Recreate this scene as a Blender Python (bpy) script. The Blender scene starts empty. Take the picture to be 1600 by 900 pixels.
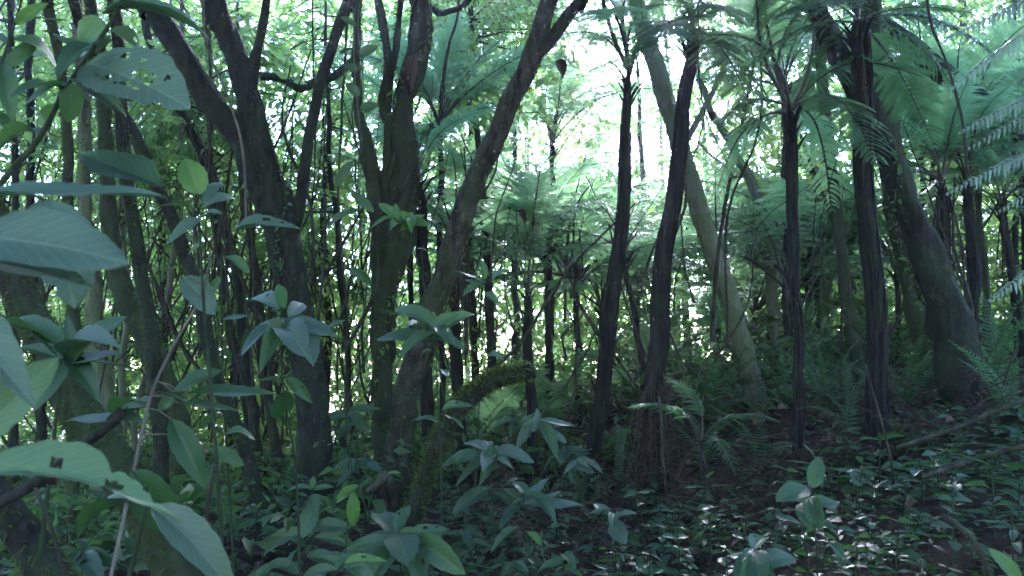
import bpy, math, random
import numpy as np
from mathutils import Vector, Matrix, noise, Quaternion

# ------------------------------------------------------------------ camera, sky, sun, exposure
scene = bpy.context.scene
col = scene.collection
CAM = np.array((0.0, 0.0, 1.5)); PITCH = math.radians(5.0); LENS = 28.0
FPX = 1600 * LENS / 36.0
cam_data = bpy.data.cameras.new('camera')
cam_data.lens = LENS; cam_data.sensor_width = 36.0
cam_data.clip_start = 0.05; cam_data.clip_end = 2000
cam_data.dof.use_dof = True; cam_data.dof.focus_distance = 7.5; cam_data.dof.aperture_fstop = 5.0
cam = bpy.data.objects.new('camera', cam_data); col.objects.link(cam)
cam.location = CAM; cam.rotation_euler = (math.radians(90) + PITCH, 0, 0)
scene.camera = cam

SUN_EL, SUN_AZ = math.radians(31), math.radians(10.5)      # azimuth from +Y towards +X
world = bpy.data.worlds.new('World'); scene.world = world; world.use_nodes = True
wn = world.node_tree.nodes; wl = world.node_tree.links
sky = wn.new('ShaderNodeTexSky'); sky.sky_type = 'NISHITA'; sky.sun_disc = False
sky.sun_elevation = SUN_EL; sky.sun_rotation = SUN_AZ
sky.air_density = 1.2; sky.dust_density = 0.2; sky.ozone_density = 3.0
bg = wn['Background']; bg.inputs['Strength'].default_value = 0.15
wl.new(sky.outputs['Color'], bg.inputs['Color'])
sun_data = bpy.data.lights.new('sun', 'SUN'); sun_data.energy = 5.0; sun_data.angle = math.radians(8)
sun_data.color = (1.0, 0.98, 0.95)
sun = bpy.data.objects.new('sun', sun_data); col.objects.link(sun)
sdir = Vector((math.sin(SUN_AZ) * math.cos(SUN_EL), math.cos(SUN_AZ) * math.cos(SUN_EL), math.sin(SUN_EL)))
sun.rotation_euler = (-sdir).to_track_quat('-Z', 'Y').to_euler()
sun.location = (0, 0, 30)
scene.view_settings.view_transform = 'Standard'; scene.view_settings.look = 'None'
scene.view_settings.exposure = 3.5; scene.view_settings.gamma = 1.0
scene.view_settings.use_curve_mapping = False
scene.view_settings.use_white_balance = True; scene.view_settings.white_balance_temperature = 5750; scene.view_settings.white_balance_tint = 25
cy = scene.cycles
cy.max_bounces = 6; cy.diffuse_bounces = 3; cy.glossy_bounces = 2; cy.transmission_bounces = 5
cy.volume_bounces = 0; cy.transparent_max_bounces = 4
cy.use_denoising = True; cy.adaptive_threshold = 0.025
cy.caustics_reflective = False; cy.caustics_refractive = False
cy.sample_clamp_indirect = 8.0

# ------------------------------------------------------------------ geometry helpers
rng = np.random.default_rng(7)
random.seed(7)
CR = np.array((1.0, 0, 0)); CF = np.array((0, math.cos(PITCH), math.sin(PITCH))); CU = np.array((0, -math.sin(PITCH), math.cos(PITCH)))

def P(px, py, d):
    """A point of the place that stands d metres deep along the line of sight of photo pixel (px, py)."""
    return CAM + d * (CF + (px - 800) / FPX * CR - (py - 450) / FPX * CU)

def smooth(a, b, x):
    t = min(1, max(0, (x - a) / (b - a))); return t * t * (3 - 2 * t)

def H(x, y):
    """Terrain height."""
    h = 1.3 * smooth(0.4, 5.2, x + 0.22 * (y - 7)) * smooth(-6, 3, y)
    h -= 0.45 * smooth(-1.0, -6.0, x) * smooth(1, 6, y)
    h -= 5.5 * smooth(15, 48, y)
    h += 0.9 * smooth(5, 14, x) * smooth(0, 8, y)
    if abs(x) < 25 and -6 < y < 40:
        h += 0.20 * noise.noise((x * 0.6, y * 0.6, 3.1)) + 0.09 * noise.noise((x * 2.1, y * 2.1, 9.7)) + 0.02 * noise.noise((x * 6, y * 6, 1.7))
    return h

def ground_hit(px, py, d0=2.5, d1=30):
    d = d0
    while d < d1:
        p = P(px, py, d)
        if p[2] <= H(p[0], p[1]): return p, d
        d += 0.05
    return P(px, py, d1), d1

def nrm(v):
    v = np.asarray(v, float); return v / np.maximum(np.linalg.norm(v, axis=-1, keepdims=True), 1e-9)

class MB:
    def __init__(s): s.v = []; s.f = []; s.t = []; s.n = 0; s.uv = []
    def add(s, v, faces, tint=None):
        v = np.asarray(v, np.float32).reshape(-1, 3)
        for f in (faces if isinstance(faces, (list, tuple)) else [faces]):
            s.f.append(np.asarray(f, np.int32) + s.n)
        s.v.append(v); s.t.append(np.zeros(len(v), np.float32) if tint is None else np.broadcast_to(np.asarray(tint, np.float32), (len(v),)))
        s.n += len(v)
    def mesh(s, name, mat, smooth_sh=True, origin=(0, 0, 0), vert_uv=None):
        me = bpy.data.meshes.new(name)
        if s.n == 0: return me
        v = np.concatenate(s.v) - np.asarray(origin, np.float32)
        tot = [np.full(len(f), f.shape[1], np.int32) for f in s.f]
        loops = np.concatenate([f.ravel() for f in s.f]); tot = np.concatenate(tot)
        st = np.concatenate(([0], np.cumsum(tot)[:-1])).astype(np.int32)
        me.vertices.add(len(v)); me.vertices.foreach_set('co', v.ravel())
        me.loops.add(len(loops)); me.loops.foreach_set('vertex_index', loops)
        me.polygons.add(len(tot)); me.polygons.foreach_set('loop_start', st)
        if smooth_sh: me.polygons.foreach_set('use_smooth', np.ones(len(tot), bool))
        me.update(calc_edges=True)
        a = me.attributes.new('tint', 'FLOAT', 'POINT'); a.data.foreach_set('value', np.concatenate(s.t))
        if vert_uv is not None:
            uvl = me.uv_layers.new(name='UVMap'); uvl.data.foreach_set('uv', vert_uv[loops].astype(np.float32).ravel())
        if mat: me.materials.append(mat)
        return me

def link(name, me, parent=None, loc=(0, 0, 0)):
    o = bpy.data.objects.new(name, me); col.objects.link(o); o.location = loc
    if parent: o.parent = parent
    return o

USED = {}
def tag(o, label=None, cat=None, group=None, kind=None):
    if label: o['label'] = label
    if cat: o['category'] = cat
    if group: o['group'] = group
    if kind: o['kind'] = kind
    return o

def thing(name, label, cat, loc, group=None):
    o = bpy.data.objects.new(name, None); col.objects.link(o); o.location = tuple(loc)
    o.empty_display_size = 0.1
    return tag(o, label, cat, group)

def crom(pts, rad, step):
    """Catmull-Rom resample of points with radii."""
    pts = np.asarray(pts, float); rad = np.asarray(rad, float)
    if len(pts) == 2:
        n = max(2, int(np.linalg.norm(pts[1] - pts[0]) / step) + 1); t = np.linspace(0, 1, n)[:, None]
        return pts[0] * (1 - t) + pts[1] * t, rad[0] * (1 - t[:, 0]) + rad[1] * t[:, 0]
    Q = np.vstack([2 * pts[0] - pts[1], pts, 2 * pts[-1] - pts[-2]])
    out = []; ro = []
    for i in range(len(pts) - 1):
        p0, p1, p2, p3 = Q[i:i + 4]
        n = max(1, int(np.linalg.norm(p2 - p1) / step)); t = (np.arange(n) / n)[:, None]
        out.append(0.5 * (2 * p1 + (p2 - p0) * t + (2 * p0 - 5 * p1 + 4 * p2 - p3) * t ** 2 + (3 * p1 - p0 - 3 * p2 + p3) * t ** 3))
        ro.append(rad[i] * (1 - t[:, 0]) + rad[i + 1] * t[:, 0])
    out.append(pts[-1:]); ro.append(rad[-1:])
    return np.vstack(out), np.concatenate(ro)

def frames(C):
    T = nrm(np.gradient(C, axis=0))
    u = nrm(np.cross(T[0], (0.3, 1, 0.1))); U = [u]
    for i in range(1, len(C)):
        u = U[-1] - T[i] * np.dot(U[-1], T[i]); U.append(nrm(u))
    U = np.array(U); return T, U, np.cross(T, U)

def tube(mb, pts, rad, sides=10, step=0.08, rough=0.0, ridge=0, wob=0.0, tint=0.0, cap=True):
    C, R = crom(pts, rad, step)
    n = len(C)
    s = np.concatenate(([0], np.cumsum(np.linalg.norm(np.diff(C, axis=0), axis=1))))
    if wob:
        for k in range(3):
            C = C + wob / (k + 1) * np.sin(s * rng.uniform(2, 5) * (k + 1) + rng.uniform(0, 6))[:, None] * nrm(rng.normal(size=3)) * (np.minimum(1, s / 0.5) * np.minimum(1, (s[-1] - s) / 0.3 + 0.2))[:, None]
    T, U, V = frames(C)
    a = np.arange(sides) / sides * 2 * math.pi
    m = np.ones((n, sides))
    if rough:
        for k in range(9):
            kk = rng.integers(1, 6); m += rough * rng.uniform(0.3, 1) * 0.5 * np.sin(kk * a[None] + rng.uniform(0, 6.3) + (s * rng.uniform(-14, 14))[:, None])
    if rough:
        j0 = rng.normal(0, 1, (n, sides)); j0 = j0 + 0.6 * np.roll(j0, 1, 0) + 0.4 * np.roll(j0, 1, 1); m += rough * 0.30 * j0
    if ridge:
        for k in range(5):
            kk = rng.integers(4, 9); m += ridge * 0.5 * np.sin(kk * a[None] + rng.uniform(0, 6.3) + (s * rng.uniform(-2.5, 2.5))[:, None])
    rr = R[:, None] * m
    v = C[:, None] + rr[..., None] * (np.cos(a)[None, :, None] * U[:, None] + np.sin(a)[None, :, None] * V[:, None])
    i = np.arange(n - 1)[:, None] * sides; j = np.arange(sides)[None]; jn = (j + 1) % sides
    f = np.stack([i + j, i + jn, i + sides + jn, i + sides + j], -1).reshape(-1, 4)
    v = v.reshape(-1, 3)
    if cap:
        v = np.vstack([v, C[0], C[-1]])
        j1 = np.arange(sides); c0, c1 = n * sides, n * sides + 1
        mb.add(v, [f, np.stack([np.full(sides, c0), (j1 + 1) % sides, j1], -1), np.stack([np.full(sides, c1), (n - 1) * sides + j1, (n - 1) * sides + (j1 + 1) % sides], -1)], tint)
    else:
        mb.add(v, f, tint)
    return C, R, U, V, T

LEAF_V = np.array([(0, 0, 0), (0.38, 0.5, 0.07), (0.42, 0, -0.01), (0.38, -0.5, 0.07), (1, 0, -0.10)])
LEAF_F = np.array([(0, 2, 1), (0, 3, 2), (1, 2, 4), (2, 3, 4)])
LEAF6_V = np.array([(0, 0, 0), (0.22, 0.40, 0.06), (0.25, 0, 0.0), (0.22, -0.40, 0.06), (0.62, 0.40, 0.03), (0.62, 0, -0.03), (0.62, -0.40, 0.03), (1, 0, -0.16)])
LEAF6_F = np.array([(0, 2, 1), (0, 3, 2), (1, 2, 5), (1, 5, 4), (2, 3, 6), (2, 6, 5), (4, 5, 7), (5, 6, 7)])
LEAF2_V = np.array([(0, 0, 0), (0.42, 0.5, 0.08), (1, 0, -0.08), (0.42, -0.5, 0.08)]); LEAF2_F = np.array([(0, 2, 1), (0, 3, 2)])
def leaves(mb, B, D, N, L, W, tint, tv=LEAF_V, tf=LEAF_F):
    """Vectorised: one folded leaf blade per row."""
    D = nrm(D); Y = nrm(np.cross(N, D)); Z = np.cross(D, Y)
    L = np.asarray(L).reshape(-1, 1, 1); W = np.asarray(W).reshape(-1, 1, 1)
    v = B[:, None] + tv[None, :, :1] * L * D[:, None] + tv[None, :, 1:2] * W * Y[:, None] + tv[None, :, 2:] * L * Z[:, None]
    k = len(tv); n = len(B)
    f = (tf[None] + (np.arange(n) * k)[:, None, None]).reshape(-1, 3)
    mb.add(v.reshape(-1, 3), f, np.repeat(np.broadcast_to(tint, (n,)), k))

def twigs(mb, tw, S, D, Ln, n, leafL, ratio=0.45, droop=0.35, tv=LEAF_V, tf=LEAF_F, tbase=0.0, tr=0.004):
    """Leafy twigs: S starts, D directions, Ln lengths, n leaves on each twig; tw takes the wood."""
    S = np.asarray(S); D = nrm(D); m = len(S); Ln = np.broadcast_to(Ln, (m,))
    lat = nrm(np.cross(D, np.array((0, 0, 1.0)) + rng.normal(0, 0.35, (m, 3))))
    ttint = rng.uniform(0, 1, m); tsz = np.exp(rng.normal(0, 0.32, m))
    for j in range(n):
        t = (j + 0.6) / n
        pos = S + D * (Ln * t)[:, None]; pos[:, 2] -= droop * Ln * t * t
        tang = nrm(D - np.array((0, 0, 1.0)) * (2 * droop * t))
        side = (1 if j % 2 else -1)
        d = tang * (0.45 + 0.5 * t) + lat * side * (0.9 - 0.5 * t) + rng.normal(0, 0.22, (m, 3)) - np.array((0, 0, 0.22))
        nn = np.array((0, 0, 1.0)) + rng.normal(0, 0.70, (m, 3))
        l = leafL * rng.uniform(0.6, 1.25, m) * tsz
        leaves(mb, pos, d, nn, l, l * ratio * rng.uniform(0.8, 1.2, m), np.clip(tbase + 0.6 * ttint + rng.normal(0, 0.2, m), 0, 1), tv, tf)
    if tw is not None:
        e1 = S + D * (Ln * 0.5)[:, None]; e1[:, 2] -= droop * Ln * 0.25
        e2 = S + D * Ln[:, None]; e2[:, 2] -= droop * Ln
        a = nrm(np.cross(D, (0.2, 0.1, 1))); b = np.cross(D, a)
        ring = [a, -0.5 * a + 0.87 * b, -0.5 * a - 0.87 * b]
        v = np.stack([c + r * q for c, r in ((S, tr), (e1, tr * 0.7), (e2, tr * 0.35)) for q in ring], 1)
        tf_ = np.array([(i * 3 + k, i * 3 + (k + 1) % 3, i * 3 + 3 + (k + 1) % 3, i * 3 + 3 + k) for i in range(2) for k in range(3)])
        tw.add(v.reshape(-1, 3), (tf_[None] + (np.arange(m) * 9)[:, None, None]).reshape(-1, 4))

def basis(base, tip, up, sx, sy, sz):
    x = nrm(np.asarray(tip) - np.asarray(base)); up = np.asarray(up, float)
    y = np.cross(up, x)
    if np.linalg.norm(y) < 1e-3: y = np.cross((0.1, 1, 0.2), x)
    y = nrm(y); z = np.cross(x, y)
    M = Matrix.Identity(4)
    for i in range(3):
        M[i][0] = x[i] * sx; M[i][1] = y[i] * sy; M[i][2] = z[i] * sz
    return M, z

def place(name, me, parent, base, tip, up, sx=None, sy=None, sz=None):
    """Puts a shared blade mesh (x from 0 to 1) from base to tip; base, tip in world space."""
    L = float(np.linalg.norm(np.asarray(tip) - np.asarray(base)))
    sx = L if sx is None else sx
    M, z = basis(base, tip, up, sx, L if sy is None else sy, L if sz is None else sz)
    pl = np.array(parent.location) if parent else np.zeros(3)
    M.translation = Vector(tuple(np.asarray(base) - pl))
    o = bpy.data.objects.new(name, me); col.objects.link(o)
    if parent: o.parent = parent
    o.matrix_local = M
    return o

# ------------------------------------------------------------------ materials
def newmat(name):
    m = bpy.data.materials.new(name); m.use_nodes = True
    nt = m.node_tree; return m, nt, nt.nodes, nt.links, nt.nodes['Principled BSDF'], nt.nodes['Material Output']

def rgb(c): return (c[0], c[1], c[2], 1.0)

def leaf_mat(name, c1, c2, tc, rough=0.42, trans=0.4, veins=False, spec=0.5, blotch=0.4):
    m, nt, N, L, B, out = newmat(name)
    at = N.new('ShaderNodeAttribute'); at.attribute_name = 'tint'
    oi = N.new('ShaderNodeObjectInfo')
    add = N.new('ShaderNodeMath'); add.operation = 'MULTIPLY_ADD'; add.inputs[1].default_value = 0.6
    L.new(oi.outputs['Random'], add.inputs[0]); L.new(at.outputs['Fac'], add.inputs[2])
    tex = N.new('ShaderNodeTexCoord')
    no = N.new('ShaderNodeTexNoise'); no.inputs['Scale'].default_value = 5.0; no.inputs['Detail'].default_value = 4
    L.new(tex.outputs['Object'], no.inputs['Vector'])
    a2 = N.new('ShaderNodeMath'); a2.operation = 'MULTIPLY_ADD'; a2.inputs[1].default_value = blotch * 2; a2.use_clamp = True
    L.new(no.outputs['Fac'], a2.inputs[0])
    sub = N.new('ShaderNodeMath'); sub.operation = 'SUBTRACT'; sub.inputs[1].default_value = blotch
    L.new(add.outputs[0], sub.inputs[0]); L.new(sub.outputs[0], a2.inputs[2])
    mx = N.new('ShaderNodeMix'); mx.data_type = 'RGBA'
    mx.inputs[6].default_value = rgb(c1); mx.inputs[7].default_value = rgb(c2)
    L.new(a2.outputs[0], mx.inputs[0])
    colr = mx.outputs[2]
    B.inputs['Roughness'].default_value = rough + (0.06 if veins else 0.05); B.inputs['Specular IOR Level'].default_value = spec * (0.8 if veins else 1.0)
    tr = N.new('ShaderNodeBsdfTranslucent'); tr.inputs['Color'].default_value = rgb(tc)
    if veins:
        uv = N.new('ShaderNodeUVMap'); uv.uv_map = 'UVMap'
        sep = N.new('ShaderNodeSeparateXYZ'); L.new(uv.outputs['UV'], sep.inputs[0])
        av = N.new('ShaderNodeMath'); av.operation = 'ABSOLUTE'; L.new(sep.outputs['Y'], av.inputs[0])
        # side veins run forward from the midrib
        ma = N.new('ShaderNodeMath'); ma.operation = 'MULTIPLY_ADD'; ma.inputs[1].default_value = -0.32
        L.new(av.outputs[0], ma.inputs[0]); L.new(sep.outputs['X'], ma.inputs[2])
        mf = N.new('ShaderNodeMath'); mf.operation = 'MULTIPLY'; mf.inputs[1].default_value = 11.0; L.new(ma.outputs[0], mf.inputs[0])
        fr = N.new('ShaderNodeMath'); fr.operation = 'FRACT'; L.new(mf.outputs[0], fr.inputs[0])
        pp = N.new('ShaderNodeMath'); pp.operation = 'PINGPONG'; pp.inputs[1].default_value = 0.5; L.new(fr.outputs[0], pp.inputs[0])
        mr = N.new('ShaderNodeMapRange'); mr.inputs[1].default_value = 0.0; mr.inputs[2].default_value = 0.07; mr.inputs[3].default_value = 1.0; mr.inputs[4].default_value = 0.0
        L.new(pp.outputs[0], mr.inputs[0])
        mid = N.new('ShaderNodeMapRange'); mid.inputs[1].default_value = 0.0; mid.inputs[2].default_value = 0.05; mid.inputs[3].default_value = 1.0; mid.inputs[4].default_value = 0.0
        L.new(av.outputs[0], mid.inputs[0])
        mxv = N.new('ShaderNodeMath'); mxv.operation = 'MAXIMUM'; L.new(mr.outputs[0], mxv.inputs[0]); L.new(mid.outputs[0], mxv.inputs[1])
        vc = N.new('ShaderNodeMix'); vc.data_type = 'RGBA'; vc.inputs[7].default_value = rgb([min(1, c * 1.5 + 0.012) for c in c2])
        sc_ = N.new('ShaderNodeMath'); sc_.operation = 'MULTIPLY'; sc_.inputs[1].default_value = 0.75; L.new(mxv.outputs[0], sc_.inputs[0])
        L.new(sc_.outputs[0], vc.inputs[0]); L.new(colr, vc.inputs[6]); colr = vc.outputs[2]
        # pale worm marks and spots of wear
        vo = N.new('ShaderNodeTexNoise'); vo.inputs['Scale'].default_value = 22; vo.inputs['Detail'].default_value = 3
        L.new(tex.outputs['Object'], vo.inputs['Vector'])
        sp = N.new('ShaderNodeMapRange'); sp.inputs[1].default_value = 0.66; sp.inputs[2].default_value = 0.74; L.new(vo.outputs['Fac'], sp.inputs[0])
        sc2 = N.new('ShaderNodeMath'); sc2.operation = 'MULTIPLY'; sc2.inputs[1].default_value = 0.5; L.new(sp.outputs[0], sc2.inputs[0])
        sm = N.new('ShaderNodeMix'); sm.data_type = 'RGBA'; sm.inputs[7].default_value = (0.09, 0.10, 0.05, 1)
        L.new(sc2.outputs[0], sm.inputs[0]); L.new(colr, sm.inputs[6]); colr = sm.outputs[2]
        bp = N.new('ShaderNodeBump'); bp.inputs['Strength'].default_value = 0.30; bp.inputs['Distance'].default_value = 0.006; bp.invert = True
        hb = N.new('ShaderNodeMath'); hb.operation = 'MULTIPLY_ADD'; hb.inputs[1].default_value = 0.35
        L.new(vo.outputs['Fac'], hb.inputs[0]); L.new(mxv.outputs[0], hb.inputs[2]); L.new(hb.outputs[0], bp.inputs['Height'])
        L.new(bp.outputs[0], B.inputs['Normal'])
    lt = N.new('ShaderNodeMath'); lt.operation = 'LESS_THAN'; lt.inputs[1].default_value = -0.5; L.new(at.outputs['Fac'], lt.inputs[0])
    wd = N.new('ShaderNodeMix'); wd.data_type = 'RGBA'; wd.inputs[7].default_value = (0.030, 0.024, 0.014, 1)
    L.new(lt.outputs[0], wd.inputs[0]); L.new(colr, wd.inputs[6]); colr = wd.outputs[2]
    L.new(colr, B.inputs['Base Color'])
    ms = N.new('ShaderNodeMixShader'); ms.inputs[0].default_value = trans
    tf_ = N.new('ShaderNodeMath'); tf_.operation = 'MULTIPLY_ADD'; tf_.inputs[1].default_value = -trans; tf_.inputs[2].default_value = trans
    L.new(lt.outputs[0], tf_.inputs[0]); L.new(tf_.outputs[0], ms.inputs[0])
    L.new(B.outputs[0], ms.inputs[1]); L.new(tr.outputs[0], ms.inputs[2]); L.new(ms.outputs[0], out.inputs['Surface'])
    return m

def bark_mat(name, dark, light, moss, moss_amt, lichen=0.0, stretch=0.25, scale=14):
    m, nt, N, L, B, out = newmat(name)
    tex = N.new('ShaderNodeTexCoord')
    mp = N.new('ShaderNodeMapping'); mp.inputs['Scale'].default_value = (1, 1, stretch); L.new(tex.outputs['Object'], mp.inputs['Vector'])
    n1 = N.new('ShaderNodeTexNoise'); n1.inputs['Scale'].default_value = scale; n1.inputs['Detail'].default_value = 8; n1.inputs['Roughness'].default_value = 0.65
    L.new(mp.outputs[0], n1.inputs['Vector'])
    r1 = N.new('ShaderNodeMapRange'); r1.inputs[1].default_value = 0.42; r1.inputs[2].default_value = 0.64; L.new(n1.outputs['Fac'], r1.inputs[0])
    mx = N.new('ShaderNodeMix'); mx.data_type = 'RGBA'; mx.inputs[6].default_value = rgb(dark); mx.inputs[7].default_value = rgb(light); L.new(r1.outputs[0], mx.inputs[0])
    n2 = N.new('ShaderNodeTexNoise'); n2.inputs['Scale'].default_value = 2.6; n2.inputs['Detail'].default_value = 9; n2.inputs['Roughness'].default_value = 0.72
    L.new(tex.outputs['Object'], n2.inputs['Vector'])
    r2 = N.new('ShaderNodeMapRange'); c = 0.72 - 0.42 * moss_amt; r2.inputs[1].default_value = c - 0.07; r2.inputs[2].default_value = c + 0.10; L.new(n2.outputs['Fac'], r2.inputs[0])
    m2 = N.new('ShaderNodeMix'); m2.data_type = 'RGBA'; m2.inputs[7].default_value = rgb(moss); L.new(r2.outputs[0], m2.inputs[0]); L.new(mx.outputs[2], m2.inputs[6])
    colr = m2.outputs[2]
    if lichen:
        n3 = N.new('ShaderNodeTexNoise'); n3.inputs['Scale'].default_value = 9; n3.inputs['Detail'].default_value = 6; L.new(tex.outputs['Object'], n3.inputs['Vector'])
        r3 = N.new('ShaderNodeMapRange'); r3.inputs[1].default_value = 0.60; r3.inputs[2].default_value = 0.68; r3.inputs[4].default_value = lichen; L.new(n3.outputs['Fac'], r3.inputs[0])
        m3 = N.new('ShaderNodeMix'); m3.data_type = 'RGBA'; m3.inputs[7].default_value = (0.13, 0.14, 0.11, 1); L.new(r3.outputs[0], m3.inputs[0]); L.new(colr, m3.inputs[6]); colr = m3.outputs[2]
    L.new(colr, B.inputs['Base Color']); B.inputs['Roughness'].default_value = 0.85; B.inputs['Specular IOR Level'].default_value = 0.25
    bp = N.new('ShaderNodeBump'); bp.inputs['Strength'].default_value = 1.0; bp.inputs['Distance'].default_value = 0.05
    ad = N.new('ShaderNodeMath'); ad.operation = 'ADD'; L.new(n1.outputs['Fac'], ad.inputs[0]); L.new(n2.outputs['Fac'], ad.inputs[1])
    L.new(ad.outputs[0], bp.inputs['Height']); L.new(bp.outputs[0], B.inputs['Normal'])
    return m

M = {}
M['canopy'] = leaf_mat('canopy_leaf', (0.030, 0.075, 0.014), (0.085, 0.15, 0.035), (0.22, 0.42, 0.10), 0.40, 0.52)
M['canopy2'] = leaf_mat('canopy_leaf_deep', (0.018, 0.052, 0.013), (0.055, 0.105, 0.030), (0.14, 0.30, 0.07), 0.38, 0.44)
M['canopy3'] = leaf_mat('canopy_leaf_fresh', (0.055, 0.11, 0.018), (0.13, 0.19, 0.045), (0.30, 0.50, 0.12), 0.42, 0.55)
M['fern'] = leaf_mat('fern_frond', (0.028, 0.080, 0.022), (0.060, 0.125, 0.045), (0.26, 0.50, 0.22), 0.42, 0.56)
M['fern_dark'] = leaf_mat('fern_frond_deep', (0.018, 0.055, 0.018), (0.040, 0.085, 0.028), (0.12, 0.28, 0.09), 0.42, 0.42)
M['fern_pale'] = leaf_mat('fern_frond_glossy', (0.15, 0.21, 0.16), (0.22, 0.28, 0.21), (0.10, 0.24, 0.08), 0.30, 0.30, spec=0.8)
M['shrub'] = leaf_mat('shrub_leaf', (0.022, 0.056, 0.024), (0.050, 0.094, 0.038), (0.07, 0.20, 0.035), 0.40, 0.30, veins=True)
M['shrub_dark'] = leaf_mat('shrub_leaf_deep', (0.012, 0.038, 0.016), (0.028, 0.062, 0.026), (0.05, 0.15, 0.03), 0.38, 0.30, veins=True)
M['shrub_fresh'] = leaf_mat('shrub_leaf_fresh', (0.035, 0.090, 0.022), (0.075, 0.15, 0.038), (0.13, 0.30, 0.055), 0.42, 0.36, veins=True)
M['shrub_gray'] = leaf_mat('shrub_leaf_dull', (0.042, 0.076, 0.050), (0.076, 0.112, 0.074), (0.06, 0.16, 0.05), 0.42, 0.22, veins=True)
M['shrub_mid'] = leaf_mat('shrub_leaf_mid', (0.045, 0.10, 0.045), (0.075, 0.14, 0.06), (0.10, 0.24, 0.06), 0.5, 0.16, veins=True)
M['herb'] = leaf_mat('herb_leaf', (0.016, 0.048, 0.019), (0.042, 0.088, 0.034), (0.08, 0.22, 0.05), 0.36, 0.28, veins=True)
M['cover'] = leaf_mat('ground_cover_leaf', (0.020, 0.055, 0.020), (0.048, 0.095, 0.034), (0.08, 0.2, 0.04), 0.45, 0.28, spec=0.3)
M['dead'] = leaf_mat('dead_leaf', (0.035, 0.024, 0.018), (0.12, 0.085, 0.060), (0.05, 0.03, 0.018), 0.6, 0.05, spec=0.3)
M['dead_tan'] = leaf_mat('dead_leaf_tan', (0.075, 0.050, 0.034), (0.13, 0.088, 0.060), (0.10, 0.05, 0.025), 0.6, 0.12, veins=True, spec=0.3)
M['dead_frond'] = leaf_mat('dead_frond', (0.045, 0.032, 0.023), (0.11, 0.078, 0.056), (0.06, 0.03, 0.012), 0.7, 0.15, spec=0.2)
M['bark'] = bark_mat('dark_mossy_bark', (0.005, 0.0045, 0.004), (0.032, 0.028, 0.024), (0.020, 0.031, 0.012), 0.55, lichen=0.15)
M['bark_moss'] = bark_mat('thick_mossy_bark', (0.020, 0.018, 0.011), (0.050, 0.046, 0.034), (0.034, 0.050, 0.019), 0.75)
M['bark_brown'] = bark_mat('brown_scaly_bark', (0.012, 0.009, 0.007), (0.085, 0.068, 0.052), (0.034, 0.048, 0.018), 0.5, lichen=0.4)
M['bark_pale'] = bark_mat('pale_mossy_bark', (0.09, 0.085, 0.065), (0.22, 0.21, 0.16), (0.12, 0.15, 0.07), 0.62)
M['fern_trunk'] = bark_mat('fibrous_fern_trunk', (0.004, 0.0036, 0.0035), (0.034, 0.029, 0.025), (0.020, 0.030, 0.012), 0.4, stretch=0.12, scale=22)
M['vine'] = bark_mat('vine_bark', (0.020, 0.017, 0.012), (0.070, 0.060, 0.042), (0.040, 0.055, 0.018), 0.4)
M['vine_pale'] = bark_mat('pale_vine', (0.10, 0.09, 0.07), (0.20, 0.18, 0.14), (0.09, 0.10, 0.05), 0.2)
M['stem'] = bark_mat('green_stem', (0.016, 0.028, 0.012), (0.045, 0.060, 0.026), (0.03, 0.05, 0.015), 0.3)
M['stipe'] = bark_mat('frond_stalk', (0.020, 0.018, 0.012), (0.055, 0.050, 0.030), (0.04, 0.06, 0.02), 0.3)
M['moss'] = leaf_mat('moss_tufts', (0.026, 0.042, 0.014), (0.066, 0.092, 0.028), (0.12, 0.18, 0.03), 0.8, 0.35, spec=0.1)

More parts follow.
